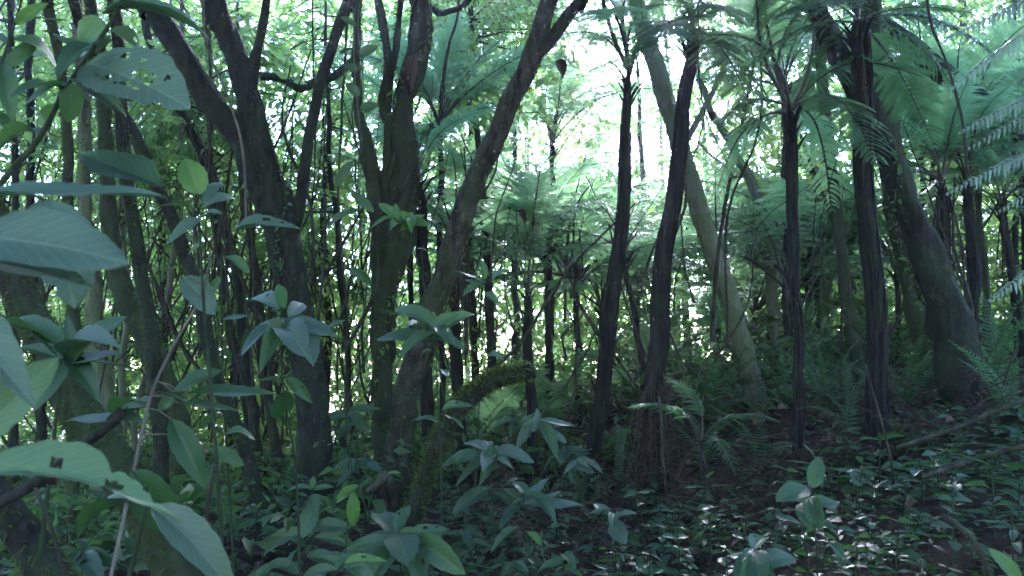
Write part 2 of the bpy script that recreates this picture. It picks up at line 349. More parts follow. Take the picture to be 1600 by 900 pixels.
# ------------------------------------------------------------------ shared blade meshes
def frond_mesh(name, mat, n=24, m=12, pl=0.34, arch=0.16, droop=0.35, bare=0.22, lean=1.15, fine=False, pin_l=0.17, seed=1, rr=0.009):
    """Twice-divided tree fern frond, x from 0 to 1, arching in +z."""
    r = np.random.default_rng(seed); mb = MB()
    cz = lambda t: arch * np.sin(np.pi * np.asarray(t) ** 0.85)
    ts = np.linspace(0, 1, 15)
    tube(mb, np.stack([ts, 0 * ts, cz(ts)], 1), rr * (1 - 0.8 * ts), 4, 0.2, tint=-1, cap=False)
    for i in range(n):
        t = bare + (0.985 - bare) * (i / (n - 1)) ** 0.95
        s = (t - bare) / (1 - bare)
        lp = pl * ((s + 0.10) ** 0.42) * ((1.02 - s) ** 0.72) / 0.80
        b0 = np.array((t, 0, float(cz(t))))
        for sd in (-1, 1):
            if r.random() < 0.03: continue
            an = lean * (1 - 0.35 * s) + r.normal(0, 0.06)
            d = np.array((math.cos(an), sd * math.sin(an), 0.10 + r.normal(0, 0.06)))
            lq = lp * r.uniform(0.88, 1.08); dr = droop * r.uniform(0.7, 1.4)
            q = np.linspace(0.04, 1, m + 1)
            c = b0 + d * (lq * q)[:, None]; c[:, 2] -= dr * lq * q ** 2
            tang = nrm(np.gradient(c, axis=0)); side = nrm(np.cross((0.25 * r.normal(), 0.2 * r.normal(), 1), tang))
            tint = np.clip(r.uniform(0, 0.4), 0, 1)
            # midrib of the pinna
            w = 0.012 * lq * (1.1 - q)
            mb.add(np.vstack([c + side * w[:, None], c - side * w[:, None]]), np.stack([np.arange(m), np.arange(1, m + 1), np.arange(m + 2, 2 * m + 2), np.arange(m + 1, 2 * m + 1)], 1), tint)
            qq = q[:-1]; c0 = c[:-1]; tg = tang[:-1]; sp = lq / m
            ln = pin_l * lq * np.clip((1.03 - qq), 0, 1) ** 0.55 * np.minimum(1, 0.55 + 4 * qq)
            for s2 in (-1, 1):
                dd = nrm(side[:-1] * s2 + tg * (0.35 + 0.3 * qq)[:, None] + r.normal(0, 0.06, (m, 3)) - np.array((0, 0, 0.12)))
                wv = tg * (sp * 0.47)
                e = c0 + dd * ln[:, None]
                if fine:
                    mid = c0 + dd * (ln * 0.55)[:, None] + np.array((0, 0, 0.006)) * lq
                    v = np.stack([c0 - wv * 0.9, c0 + wv * 0.9, mid + wv * 0.85, mid - wv * 0.7, e + wv * 0.25, e + wv * 0.05], 1)
                    f = np.array([(0, 1, 2, 3), (3, 2, 4, 5)]); k = 6
                else:
                    v = np.stack([c0 - wv, c0 + wv, e + wv * 0.55, e - wv * 0.25], 1); f = np.array([(0, 1, 2, 3)]); k = 4
                mb.add(v.reshape(-1, 3), (f[None] + (np.arange(m) * k)[:, None, None]).reshape(-1, 4), tint)
    return mb.mesh(name, mat, smooth_sh=False)

def pinnate_mesh(name, mat, n=22, pl=0.20, arch=0.08, droop=0.25, bare=0.06, width=0.024, lobes=True, seed=1, rr=0.005):
    """Once-divided fern frond with lance leaflets."""
    r = np.random.default_rng(seed); mb = MB()
    cz = lambda t: arch * np.sin(np.pi * np.asarray(t) ** 0.9)
    ts = np.linspace(0, 1, 13)
    tube(mb, np.stack([ts, 0 * ts, cz(ts)], 1), rr * (1 - 0.8 * ts), 4, 0.2, tint=-1, cap=False)
    for i in range(n):
        t = bare + (0.99 - bare) * i / (n - 1); s = (t - bare) / (1 - bare)
        lp = pl * ((s + 0.12) ** 0.3) * ((1.03 - s) ** 0.75)
        b0 = np.array((t, 0, float(cz(t))))
        for sd in (-1, 1):
            an = 1.2 * (1 - 0.3 * s) + r.normal(0, 0.05)
            d = np.array((math.cos(an), sd * math.sin(an), 0.05 + r.normal(0, 0.08)))
            q = np.linspace(0, 1, 6); l = lp * r.uniform(0.9, 1.08)
            c = b0 + d * (l * q)[:, None]; c[:, 2] -= droop * l * q ** 2 * r.uniform(0.7, 1.3)
            tg = nrm(np.gradient(c, axis=0)); side = nrm(np.cross((0, 0, 1.0), tg))
            w = width * np.array((0.6, 1.0, 0.95, 0.8, 0.5, 0.03)) * (0.4 + 0.6 * (1 - s)) * r.uniform(0.85, 1.1)
            up = np.array((0, 0, 0.2)) * w[:, None]
            mb.add(np.vstack([c + side * w[:, None] + up, c, c - side * w[:, None] + up]),
                   np.array([(k, k + 6, k + 7, k + 1) for k in range(5)] + [(k + 6, k + 12, k + 13, k + 7) for k in range(5)]), r.uniform(0, 0.4))
    return mb.mesh(name, mat, smooth_sh=False)

def leaf_mesh(name, mat, a=0.75, b=0.95, droop=0.12, fold=0.18, nu=20, nv=8, wave=0.003, holes=0.0, torn=0.0, seed=1, twist=0.0):
    """Broad leaf, x from 0 to 1 along the midrib, widest point 1 across, shared by many leaves."""
    r = np.random.default_rng(seed)
    u = np.linspace(0, 1, nu + 1); v = np.linspace(-1, 1, nv + 1)
    w = (u ** a) * ((1 - u) ** b); w = w / w.max() * 0.5
    w = np.maximum(w, 0.012 * (1 - u) + 0.002)
    if torn: w[int(nu * (1 - torn)):] *= r.uniform(0.25, 0.9, nu + 1 - int(nu * (1 - torn)))
    U, Vv = np.meshgrid(u, v, indexing='ij')
    jit = 1 + 0.04 * np.sin(U * 37 + 5 * seed) * np.abs(Vv)
    Y = Vv * w[:, None] * jit
    X = U + 0.03 * np.abs(Vv) ** 2 * (0.5 - U)
    Z = fold * np.abs(Y) - droop * 4 * (U - 0.45) ** 2 * 0.35 - droop * U * U + droop * 0.2835 \
        + wave * np.sin((U - 0.20 * np.abs(Vv)) * 11 * 2 * math.pi) * np.abs(Vv) ** 0.7 * np.sin(np.pi * U) \
        + 0.02 * np.sin(U * 9 + seed) * Vv ** 2 + twist * U * Y
    vert = np.stack([X, Y, Z], -1).reshape(-1, 3)
    i, j = np.meshgrid(np.arange(nu), np.arange(nv), indexing='ij'); k = (i * (nv + 1) + j).ravel()
    f = np.stack([k, k + nv + 1, k + nv + 2, k + 1], 1)
    if holes:
        cen = vert[f].mean(1); keep = np.ones(len(f), bool)
        for _ in range(int(holes)):
            c = np.array((r.uniform(0.25, 0.85), r.uniform(-0.3, 0.3), 0)); q = r.uniform(0.02, 0.045)
            keep &= (((cen - c)[:, :2] / (1.0, 1.6)) ** 2).sum(1) > q * q
        f = f[keep]
    mb = MB(); mb.add(vert, f)
    return mb.mesh(name, mat, True, vert_uv=np.stack([U.ravel(), Vv.ravel() * np.repeat(w, nv + 1) * 2], 1))

LV = {}
def lv(key, i=0):
    """Leaf mesh variants by material and shape, made on first use."""
    k = (key, i)
    if k not in LV:
        q = [dict(a=0.72, b=0.70, droop=0.12, fold=0.12), dict(a=0.8, b=0.8, droop=0.24, twist=0.3), dict(a=0.65, b=1.0, droop=0.16, fold=0.28, holes=5),
             dict(a=1.0, b=1.2, droop=0.05, fold=0.1), dict(a=0.8, b=0.9, droop=0.30, fold=0.3), dict(a=0.7, b=0.8, droop=0.12, holes=16, nu=44, nv=16),
             dict(a=0.8, b=1.0, droop=0.30, fold=0.25, torn=0.35, holes=6, nu=36, nv=12), dict(a=0.55, b=0.75, droop=0.12, fold=0.15)][i]
        LV[k] = leaf_mesh('leaf_blade', M[key], seed=i + 3, **q)
    return LV[k]

FR = {}
for key in ('fern', 'fern_dark'):
    FR[key] = [frond_mesh('frond', M[key], seed=11, arch=0.13, droop=0.30), frond_mesh('frond', M[key], seed=12, arch=0.20, droop=0.55, pl=0.31),
               frond_mesh('frond', M[key], seed=13, arch=0.08, droop=0.25, pl=0.36, n=22), frond_mesh('frond', M[key], seed=14, arch=0.26, droop=0.75, pl=0.29)]
FR['near'] = [frond_mesh('frond', M['fern_dark'], n=26, m=19, fine=True, seed=21, arch=0.10, droop=0.35, bare=0.16), frond_mesh('frond', M['fern_dark'], n=26, m=19, fine=True, seed=22, arch=0.12, droop=0.4, pl=0.32, bare=0.18)]
FR['near_green'] = [frond_mesh('frond', M['fern'], n=26, m=19, fine=True, seed=23, arch=0.20, droop=0.40, bare=0.27, rr=0.012), frond_mesh('frond', M['fern'], n=26, m=19, fine=True, seed=24, arch=0.27, droop=0.45, pl=0.31, bare=0.26, rr=0.012)]
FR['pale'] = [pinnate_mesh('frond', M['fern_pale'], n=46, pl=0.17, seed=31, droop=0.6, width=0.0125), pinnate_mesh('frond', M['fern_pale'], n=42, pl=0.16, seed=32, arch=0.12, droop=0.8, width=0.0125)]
FR['small'] = [pinnate_mesh('frond', M['fern_dark'], n=22, pl=0.19, seed=33, arch=0.18, width=0.018), pinnate_mesh('frond', M['fern_dark'], n=24, pl=0.17, seed=34, arch=0.12, width=0.017)]
FR['dead'] = [frond_mesh('dead_frond', M['dead_frond'], n=17, m=5, pl=0.10, arch=-0.03, droop=1.6, bare=0.12, lean=0.7, seed=41, rr=0.008),
              frond_mesh('dead_frond', M['dead_frond'], n=14, m=5, pl=0.13, arch=0.05, droop=2.2, bare=0.10, lean=0.5, seed=42, rr=0.010)]

# ------------------------------------------------------------------ the ground
def ground():
    xs = np.concatenate([np.linspace(-100, -10, 14)[:-1], np.linspace(-10, 10, 140), np.linspace(10, 100, 14)[1:]])
    ys = np.concatenate([np.linspace(-60, -2, 9)[:-1], np.linspace(-2, 18, 140), np.linspace(18, 50, 40)[1:], np.linspace(50, 110, 6)[1:]])
    v = np.array([(x, y, H(x, y)) for x in xs for y in ys]); ny = len(ys)
    i, j = np.meshgrid(np.arange(len(xs) - 1), np.arange(ny - 1), indexing='ij'); k = (i * ny + j).ravel()
    mb = MB(); mb.add(v, np.stack([k, k + ny, k + ny + 1, k + 1], 1))
    m, nt, N, L, B, out = newmat('forest_soil')
    tex = N.new('ShaderNodeTexCoord')
    n1 = N.new('ShaderNodeTexNoise'); n1.inputs['Scale'].default_value = 1.3; n1.inputs['Detail'].default_value = 10; n1.inputs['Roughness'].default_value = 0.75; L.new(tex.outputs['Object'], n1.inputs['Vector'])
    cr = N.new('ShaderNodeValToRGB'); e = cr.color_ramp.elements
    e[0].position = 0.32; e[0].color = (0.016, 0.012, 0.009, 1); e[1].position = 0.62; e[1].color = (0.060, 0.042, 0.028, 1)
    q = e.new(0.72); q.color = (0.035, 0.045, 0.016, 1)
    L.new(n1.outputs['Fac'], cr.inputs[0]); L.new(cr.outputs[0], B.inputs['Base Color']); B.inputs['Roughness'].default_value = 0.95; B.inputs['Specular IOR Level'].default_value = 0.1
    n2 = N.new('ShaderNodeTexNoise'); n2.inputs['Scale'].default_value = 26; n2.inputs['Detail'].default_value = 6; L.new(tex.outputs['Object'], n2.inputs['Vector'])
    bp = N.new('ShaderNodeBump'); bp.inputs['Strength'].default_value = 1; bp.inputs['Distance'].default_value = 0.04; L.new(n2.outputs['Fac'], bp.inputs['Height']); L.new(bp.outputs[0], B.inputs['Normal'])
    o = link('ground', mb.mesh('ground', m)); tag(o, kind='structure')
ground()

# ------------------------------------------------------------------ trees
GAPS = [(1035, 240, 46, 84), (845, 240, 56, 44), (985, 60, 54, 52), (432, 225, 36, 42), (1215, 440, 40, 32), (160, 60, 40, 60), (548, 400, 30, 50), (10, 240, 50, 50), (1500, 60, 36, 30), (1435, 160, 30, 30)]
def in_clearing(c):
    """True where the canopy is open towards the light."""
    v = np.asarray(c) - CAM; d = v @ CF
    if d < 5: return False
    px = 800 + FPX * (v @ CR) / d; py = 450 - FPX * (v @ CU) / d
    if any(((px - g[0]) / g[2]) ** 2 + ((py - g[1]) / g[3]) ** 2 < 1 for g in GAPS): return True
    return ((px - 1000) / 300) ** 2 + ((py - 160) / 230) ** 2 < 1 and rng.random() < 0.1

def to_world(stem, D):
    pts = []; rad = []
    for s in stem:
        d = D + (s[3] if len(s) > 3 else 0)
        pts.append(P(s[0], s[1], d)); rad.append(max(0.004, s[2] / 2 * d / FPX * 0.80))
    return pts, rad

def root_down(pts, rad, flare=1.3):
    """Carries the foot of a stem on down into the ground."""
    p = np.array(pts[0]); d = nrm(pts[0] - pts[1]); d[2] = min(d[2], -0.8); d = nrm(d)
    if p[2] > H(p[0], p[1]) - 0.05:
        e = p.copy(); k = 0
        while e[2] > H(e[0], e[1]) - 0.12 and k < 400: e = e + d * 0.04; k += 1
        if k > 3: return [e] + list(pts), [rad[0] * flare] + list(rad)
        pts = list(pts); pts[0] = e
    return list(pts), list(rad)

def moss_tufts(mb, C, R, U, V, T, n, l=0.022, upper=False):
    i = rng.integers(1, len(C) - 1, n); a = rng.uniform(0, 6.283, n)
    o = np.cos(a)[:, None] * U[i] + np.sin(a)[:, None] * V[i]
    if upper:
        o = nrm(o + np.array((0, 0, 0.7)))
    b = C[i] + o * (R[i] * 0.94)[:, None] + T[i] * rng.uniform(-0.05, 0.05, n)[:, None]
    d = o + rng.normal(0, 0.5, (n, 3)) - np.array((0, 0, 0.35))
    L = l * rng.uniform(0.5, 1.6, n)
    leaves(mb, b, d, rng.normal(0, 1, (n, 3)), L, L * 0.35, rng.uniform(0, 0.7, n), np.array([(0, -0.5, 0), (0, 0.5, 0), (1, 0, 0.1)]), np.array([(0, 1, 2)]))

TREES = {}
def tree(name, label, D, stems, mat='bark', up=3.0, moss=0, crown=None, cat='tree', rough=0.10, ridge=0.0, group=None, sides=20, flare=1.35, wob=0.02, step=0.045, mossl=0.034, clumps=None, leafmat='canopy2', over=None):
    pts, rad = to_world(stems[0], D)
    if up:
        d = nrm(pts[-1] - pts[-2]); d = nrm(d * 0.7 + np.array((0, 0, 0.5)))
        pts.append(pts[-1] + d * up * 0.5); rad.append(rad[-1] * 0.8)
        pts.append(pts[-1] + nrm(d + (0, 0, 0.3)) * up * 0.5); rad.append(rad[-1] * 0.6)
    pts, rad = root_down(pts, rad, flare)
    b = np.array(pts[0]); root = thing(name, label, cat, b, group)
    mb = MB(); res = [tube(mb, pts, rad, sides, step, rough, ridge, wob)]
    trunk = link('trunk', mb.mesh('trunk', M[mat], origin=b), root)
    tops = [pts[-1]]
    for s in stems[1:]:
        p2, r2 = to_world(s, D)
        if up and s[-1][1] <= 5:
            d = nrm(p2[-1] - p2[-2]); p2.append(p2[-1] + nrm(d + (0, 0, 0.4)) * up * 0.8); r2.append(r2[-1] * 0.5); tops.append(p2[-1])
        mb = MB(); res.append(tube(mb, p2, r2, max(7, sides - 4), step, rough, ridge, wob * 0.5)); link('branch', mb.mesh('branch', M[mat], origin=b), root)
    TREES[label] = res
    if moss:
        mb = MB(); tot = sum(len(r[0]) * r[1].mean() for r in res)
        for r in res: moss_tufts(mb, *r, max(50, int(moss * len(r[0]) * r[1].mean() / tot)), mossl)
        o = link('moss', mb.mesh('moss', M['moss'], False, origin=b), trunk); tag(o, kind='stuff')
    if crown or clumps or over:
        lm = MB(); tw = MB(); S = []; Dn = []
        for (n, spread, zoff) in ([crown] if crown else []):
            for tp in tops:
                for _ in range(max(2, int(n * 0.6 / len(tops)))):
                    c = tp + rng.normal(0, 1, 3) * np.array((spread * 1.25, spread * 1.25, spread * 0.5)) + np.array((0, 0, zoff))
                    if in_clearing(c): continue
                    mid = (tp + c) / 2 + rng.normal(0, 0.12, 3)
                    tube(tw, [tp - (0, 0, 0.2), mid, c], [0.03, 0.018, 0.006], 5, 0.2)
                    st = c + rng.normal(0, 0.22, (9, 3)); S.append(st); Dn.append(nrm(st - c) + nrm(c - tp) * 0.4 + rng.normal(0, 0.3, (9, 3)))
        for (x0, x1, y0, y1, z0, z1, n) in (over or []):  # unseen crown clumps above the frame, added to shade the foreground
            for _ in range(n):
                c = np.array((rng.uniform(x0, x1), rng.uniform(y0, y1), rng.uniform(z0, z1)))
                if c[2] < CAM[2] + 0.62 * max(0, c[1]) + 0.8: c[2] = CAM[2] + 0.62 * max(0, c[1]) + rng.uniform(0.8, 1.8)
                tp = tops[int(rng.integers(len(tops)))]; mid = (tp + c) / 2 + rng.normal(0, 0.2, 3) + np.array((0, 0, 0.3))
                tube(tw, [tp - (0, 0, 0.2), mid, c], [0.035, 0.022, 0.008], 5, 0.3)
                st = c + rng.normal(0, 0.3, (9, 3)); sv = rng.normal(0, 1, (9, 3)); twigs(lm, tw, st, sv, rng.uniform(0.5, 0.9, 9), 10, 0.19, 0.5)
        for cl in (clumps or []):
            x0, y0, x1, y1, d0, d1, n = cl[:7]
            for _ in range(n):
                c = P(rng.uniform(x0, x1), rng.uniform(y0, y1), rng.uniform(d0, d1))
                if in_clearing(c): continue
                st = c + rng.normal(0, 0.20, (7, 3)); S.append(st); Dn.append(nrm(st - c) + rng.normal(0, 0.5, (7, 3)))
                # a limb from the nearest place on the stems carries the clump
                allp = np.vstack([r[0] for r in res]); k = np.argmin(((allp - c) ** 2).sum(1) + 0.5 * np.maximum(0, allp[:, 2] - c[2]) ** 2)
                a = allp[k]
                mid = a * 0.5 + c * 0.5 + rng.normal(0, 0.10, 3) + np.array((0, 0, 0.1))
                tube(tw, [a, mid, c], [0.016, 0.010, 0.004], 4, 0.3, cap=False)
        S = np.vstack(S or [np.zeros((0, 3))]); Dn = np.vstack(Dn or [np.zeros((0, 3))])
        if len(S): twigs(lm, tw, S, Dn, rng.uniform(0.35, 0.75, len(S)), 10, 0.115, 0.46)
        cro = link('crown', lm.mesh('crown', M[leafmat], False, origin=b), root); tag(cro, kind='stuff')
        tag(link('twigs', tw.mesh('twigs', M[mat], origin=b), cro), kind='stuff')
    return root

def tree_fern(label, D, stem, fronds=None, nf=11, L=1.7, fkey='fern', el=(8, 60), dead=0, cat='tree fern', group=None, seed=0, ridge=0.10, deadL=1.0, wob=0.022, sides=16, mat='fern_trunk', roots=True, dead_at=None):
    """stem from foot to crown; fronds as (tip px, tip py, depth offset) or spread evenly."""
    r = np.random.default_rng(seed + 100)
    pts, rad = to_world(stem, D); rad = [q * 0.84 for q in rad]
    pts, rad = root_down(pts, rad, 1.7)
    b = np.array(pts[0]); root = thing('tree_fern', label, cat, b, group)
    pts = list(pts) + [np.array(pts[-1]) + nrm(pts[-1] - pts[-2]) * 0.10]; rad = list(rad) + [rad[-1] * 0.35]
    mb = MB(); T_ = tube(mb, pts, rad, sides, 0.06, 0.12, ridge, wob)
    for k in range(14):
        az = r.uniform(0, 6.28); ki = max(0, len(T_[0]) - 2 - int(r.integers(0, 5))); o_ = np.array((math.cos(az), math.sin(az), 0)); q = T_[0][ki] + o_ * T_[1][ki] * 0.6; l = r.uniform(0.08, 0.26)
        tube(mb, [q, q + o_ * l * 0.35 + (0, 0, l * 0.6), q + o_ * l * r.uniform(0.5, 0.9) + (0, 0, l)], [0.014, 0.010, 0.004], 5, 0.08)
    if D < 9.5 and roots:      # root fibres running down the trunk
        fb = MB(); n_ = len(T_[0])
        for k in range(36):
            i1 = int(r.integers(n_ // 4, n_ - 2)); i0 = max(0, i1 - int(r.integers(12, 50))); ii = np.arange(i1, i0, -3)
            if len(ii) < 3: continue
            a = r.uniform(0, 6.28) + np.cumsum(r.normal(0, 0.07, len(ii))); f_ = r.uniform(1.0, 1.12) + np.abs(np.cumsum(r.normal(0, 0.012, len(ii))))
            pp = T_[0][ii] + (T_[1][ii] * f_)[:, None] * (np.cos(a)[:, None] * T_[2][ii] + np.sin(a)[:, None] * T_[3][ii])
            tube(fb, pp, np.linspace(1, .5, len(ii)) * r.uniform(0.005, 0.013), 4, 0.12, 0.2)
        tag(link('root_fibres', fb.mesh('root_fibres', M['fern_trunk'], origin=b), root), kind='stuff')
    top = T_[0][-1]; link('trunk', mb.mesh('trunk', M[mat], origin=b), root)
    fl = []
    if fronds:
        for f in fronds: fl.append((P(f[0], f[1], D + f[2]), f[3] if len(f) > 3 else 0.12))
    else:
        a0 = r.uniform(0, 6.28)
        for k in range(nf):
            az = a0 + k * 2.39996 + r.normal(0, 0.15); e = math.radians(el[0] + (el[1] - el[0]) * ((k + 0.5) / nf) + r.normal(0, 4)); l = L * r.uniform(0.8, 1.12)
            fl.append((top + l * np.array((math.cos(az) * math.cos(e), math.sin(az) * math.cos(e), math.sin(e) * 0.8)), None))
    for k, (tip, ar) in enumerate(fl):
        me = FR[fkey][int(r.integers(len(FR[fkey])))]
        base = top + r.normal(0, 0.012, 3)
        place('frond', me, root, base, tip, (r.normal(0, 0.12), r.normal(0, 0.12), 1))
    for k in range(dead):
        az = r.uniform(0, 6.28); l = deadL * r.uniform(0.6, 1.15)
        src = top if dead_at is None else P(dead_at[0], dead_at[1], D)
        src = src - np.array((0, 0, r.uniform(0.02, 0.3))); ki = int(np.argmin(((T_[0] - src) ** 2).sum(1)))
        base = T_[0][ki] + (T_[1][ki] * 0.9) * np.array((math.cos(az), math.sin(az), 0)); o_ = r.uniform(0.06, 0.22) * l
        tip = base + np.array((math.cos(az) * o_, math.sin(az) * o_, -l)); tip[2] = max(tip[2], H(tip[0], tip[1]) + 0.02)
        place('dead_frond', FR['dead'][k % 2], root, base, tip, (math.cos(az), math.sin(az), 0.2))
    return root

# ------------------------------------------------------------------ the big trees
G_T = 'dark trunks in the foreground forest'
tree('forest_tree', 'thick dark trunk left of centre forking into three stems at mid height', 7.2,
     [[(497, 800, 84), (487, 640, 62), (472, 520, 58), (452, 420, 62), (432, 330, 66), (412, 250, 46), (385, 140, 42), (352, 50, 44), (330, 0, 46)],
      [(448, 400, 50), (408, 300, 46), (372, 210, 48), (330, 160, 50), (280, 80, 44), (235, 10, 40), (225, -10, 40)],
      [(455, 370, 22), (468, 320, 22), (482, 230, 21), (500, 130, 21), (522, 60, 22), (545, 0, 22), (550, -15, 22)],
      [(392, 150, 22), (396, 105, 20), (408, 50, 17), (416, 0, 15), (418, -10, 15)]],
     'bark', 3.2, 2400, crown=(36, 1.1, 0.8), leafmat='canopy2', over=[(-6, 0, -4, 7, 5.2, 8, 70)])
tree('forest_tree', 'brown trunk leaning right from lower centre to a fork at the top edge', 7.6,
     [[(606, 790, 56), (622, 690, 50), (645, 590, 50), (668, 500, 48), (692, 430, 46), (738, 300, 42), (785, 185, 40), (820, 110, 38), (846, 55, 38), (858, 0, 34), (862, -12, 33)],
      [(835, 90, 26), (862, 60, 26), (885, 28, 24), (908, 0, 22), (918, -12, 22)]],
     'bark_brown', 3.0, 2600, crown=(24, 1.0, 1.2), rough=0.08, over=[(-2, 4, -4, 6.5, 5.2, 8, 70)])
tree('forest_tree', 'mossy tree with several twisted upright stems wound together left of the leaning trunk', 8.2,
     [[(604, 780, 44), (598, 660, 38), (598, 540, 38), (606, 430, 38), (624, 330, 42), (632, 240, 40), (630, 170, 36), (652, 90, 44), (660, 40, 40), (655, 0, 38), (652, -12, 38)],
      [(590, 560, 26), (592, 420, 30), (590, 330, 34), (575, 240, 30), (562, 180, 18), (556, 100, 15), (560, 0, 14), (561, -12, 14)],
      [(606, 420, 22), (612, 300, 20), (618, 215, 18), (598, 165, 16), (606, 100, 15), (598, 40, 16), (590, 0, 16), (589, -12, 16)],
      [(600, 380, 20), (604, 250, 18), (608, 150, 12), (620, 60, 12), (625, 0, 11), (626, -12, 11)],
      [(596, 520, 22), (615, 440, 24), (635, 380, 28), (640, 300, 26), (638, 230, 24)]],
     'bark_moss', 2.6, 5200, crown=(30, 1.0, 0.8), rough=0.16, leafmat='canopy')
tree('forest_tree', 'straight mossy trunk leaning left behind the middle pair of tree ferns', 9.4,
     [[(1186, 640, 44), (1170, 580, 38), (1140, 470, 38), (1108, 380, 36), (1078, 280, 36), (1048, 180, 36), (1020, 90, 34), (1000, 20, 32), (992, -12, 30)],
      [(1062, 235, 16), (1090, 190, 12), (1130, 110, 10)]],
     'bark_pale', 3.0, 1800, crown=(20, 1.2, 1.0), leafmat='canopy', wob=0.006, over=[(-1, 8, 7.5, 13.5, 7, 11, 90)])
tree('forest_tree', 'massive dark trunk flaring at its foot and leaning left on the right bank', 7.0,
     [[(1525, 690, 135), (1512, 610, 104), (1488, 520, 78), (1452, 410, 62), (1415, 310, 50), (1385, 240, 46), (1345, 150, 44), (1310, 80, 40), (1272, 10, 38), (1262, -10, 37)]],
     'bark', 3.4, 900, crown=(30, 1.2, 0.8), flare=1.15, over=[(0.5, 8, -4, 7, 5.2, 8, 80)])
tree('forest_tree', 'green mossy trunk pressed against the massive dark trunk on the right', 7.9,
     [[(1482, 680, 80), (1466, 610, 66), (1446, 520, 56), (1424, 420, 50), (1402, 320, 48), (1388, 220, 46), (1376, 120, 42), (1366, 20, 40), (1364, -12, 38)]],
     'bark_moss', 2.6, 3200, crown=(18, 1.1, 1.0))
tree('forest_tree', 'slender mossy trunk standing between two straight black fern trunks', 9.6,
     [[(1352, 640, 24), (1334, 540, 24), (1320, 440, 23), (1308, 340, 21), (1296, 230, 20), (1284, 110, 20), (1276, 0, 18), (1275, -12, 18)]],
     'bark_moss', 2.4, 900, crown=(16, 1.0, 0.8), leafmat='canopy3')
tree('forest_tree', 'dark trunk slanting across the upper right corner behind pale fronds', 9.2,
     [[(1960, 480, 60), (1760, 330, 48), (1620, 225, 42), (1535, 163, 38), (1455, 100, 38), (1390, 45, 36), (1330, -10, 34)]],
     'bark', 2.5, 800, crown=(18, 1.0, 0.6))
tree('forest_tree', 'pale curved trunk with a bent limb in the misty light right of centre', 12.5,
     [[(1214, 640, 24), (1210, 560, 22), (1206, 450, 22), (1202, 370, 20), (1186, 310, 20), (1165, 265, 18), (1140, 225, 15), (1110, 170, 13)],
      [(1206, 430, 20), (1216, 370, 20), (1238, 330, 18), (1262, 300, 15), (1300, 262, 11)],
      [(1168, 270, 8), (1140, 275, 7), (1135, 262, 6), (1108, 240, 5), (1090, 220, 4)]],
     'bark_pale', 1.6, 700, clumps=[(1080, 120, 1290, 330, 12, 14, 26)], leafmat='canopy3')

# the left-hand thicket of stems
tree('forest_tree', 'slim straight mossy stem rising past the hanging leaves at left', 5.6,
     [[(262, 890, 38), (252, 720, 30), (243, 590, 28), (226, 470, 27), (208, 350, 26), (196, 250, 24), (188, 130, 24), (178, 0, 24), (176, -12, 24)]],
     'bark', 3.0, 1600, crown=(24, 0.9, 0.6))
tree('forest_tree', 'dark stem slanting down to the right across the left thicket', 6.2,
     [[(412, 782, 30), (382, 715, 27), (352, 625, 26), (318, 500, 26), (292, 405, 25), (258, 310, 24), (218, 235, 24), (180, 165, 22), (150, 90, 20), (110, 0, 20), (104, -12, 20)]],
     'bark', 2.6, 1400, crown=(18, 0.9, 0.6))
tree('forest_tree', 'crooked mossy trunk with a heavy bend behind the slim stem at left', 6.8,
     [[(284, 760, 48), (268, 620, 44), (232, 530, 42), (196, 470, 40), (176, 420, 34), (170, 330, 30), (166, 200, 26), (150, 60, 24), (140, -12, 22)]],
     'bark_moss', 2.4, 2200, crown=(18, 0.9, 0.8), rough=0.16, mossl=0.03)
tree('forest_tree', 'thick mossy trunk slanting to the bottom edge in the left foreground', 4.4,
     [[(330, 960, 92), (262, 850, 84), (206, 765, 78), (148, 680, 72), (96, 590, 66), (46, 480, 58), (0, 360, 52), (-40, 230, 46)]],
     'bark_moss', 2.5, 4200, crown=(22, 0.9, 0.8), rough=0.13, mossl=0.036, over=[(-8, -1, -5, 5, 4.5, 7, 60)])
tree('forest_tree', 'short dark leaning trunk cut by the bottom left corner', 3.4,
     [[(110, 960, 80), (72, 890, 76), (36, 835, 70), (-10, 770, 66), (-80, 660, 60), (-150, 500, 52)]],
     'bark', 2.5, 2400, crown=(16, 0.9, 0.8))
tree('forest_tree', 'upright post-like mossy trunk near the bottom left corner', 6.2,
     [[(118, 905, 30), (116, 800, 25), (114, 690, 23), (118, 560, 22), (112, 430, 20), (108, 280, 19), (96, 130, 18), (74, 0, 20), (72, -12, 20)]],
     'bark_moss', 2.4, 1500, crown=(16, 0.9, 0.6), mossl=0.038)
tree('forest_tree', 'stout pale green mossy stump-like trunk low in the left thicket', 8.0,
     [[(162, 880, 62), (164, 780, 52), (168, 690, 46), (160, 600, 40), (146, 470, 30), (134, 300, 24), (128, 120, 20), (122, -12, 18)]],
     'bark_pale', 2.0, 3000, crown=(14, 0.9, 0.6), mossl=0.032)
tree('forest_tree', 'thin dark sapling against the bright gap at the far left edge', 9.0,
     [[(66, 720, 20), (56, 520, 15), (49, 300, 13), (47, 150, 14), (48, 0, 14), (48, -12, 14)]], 'bark', 1.8, 400, crown=(14, 0.9, 0.3), leafmat='canopy')
tree('forest_tree', 'thin stem bending behind the forked dark trunk, left of it', 8.6,
     [[(408, 760, 22), (396, 660, 20), (380, 540, 20), (372, 440, 19), (350, 350, 18), (330, 270, 20), (300, 210, 18), (276, 160, 17), (240, 80, 14), (220, 0, 13)]],
     'bark', 2.0, 600, clumps=[(200, 30, 380, 220, 8.5, 10.5, 22)], leafmat='canopy')
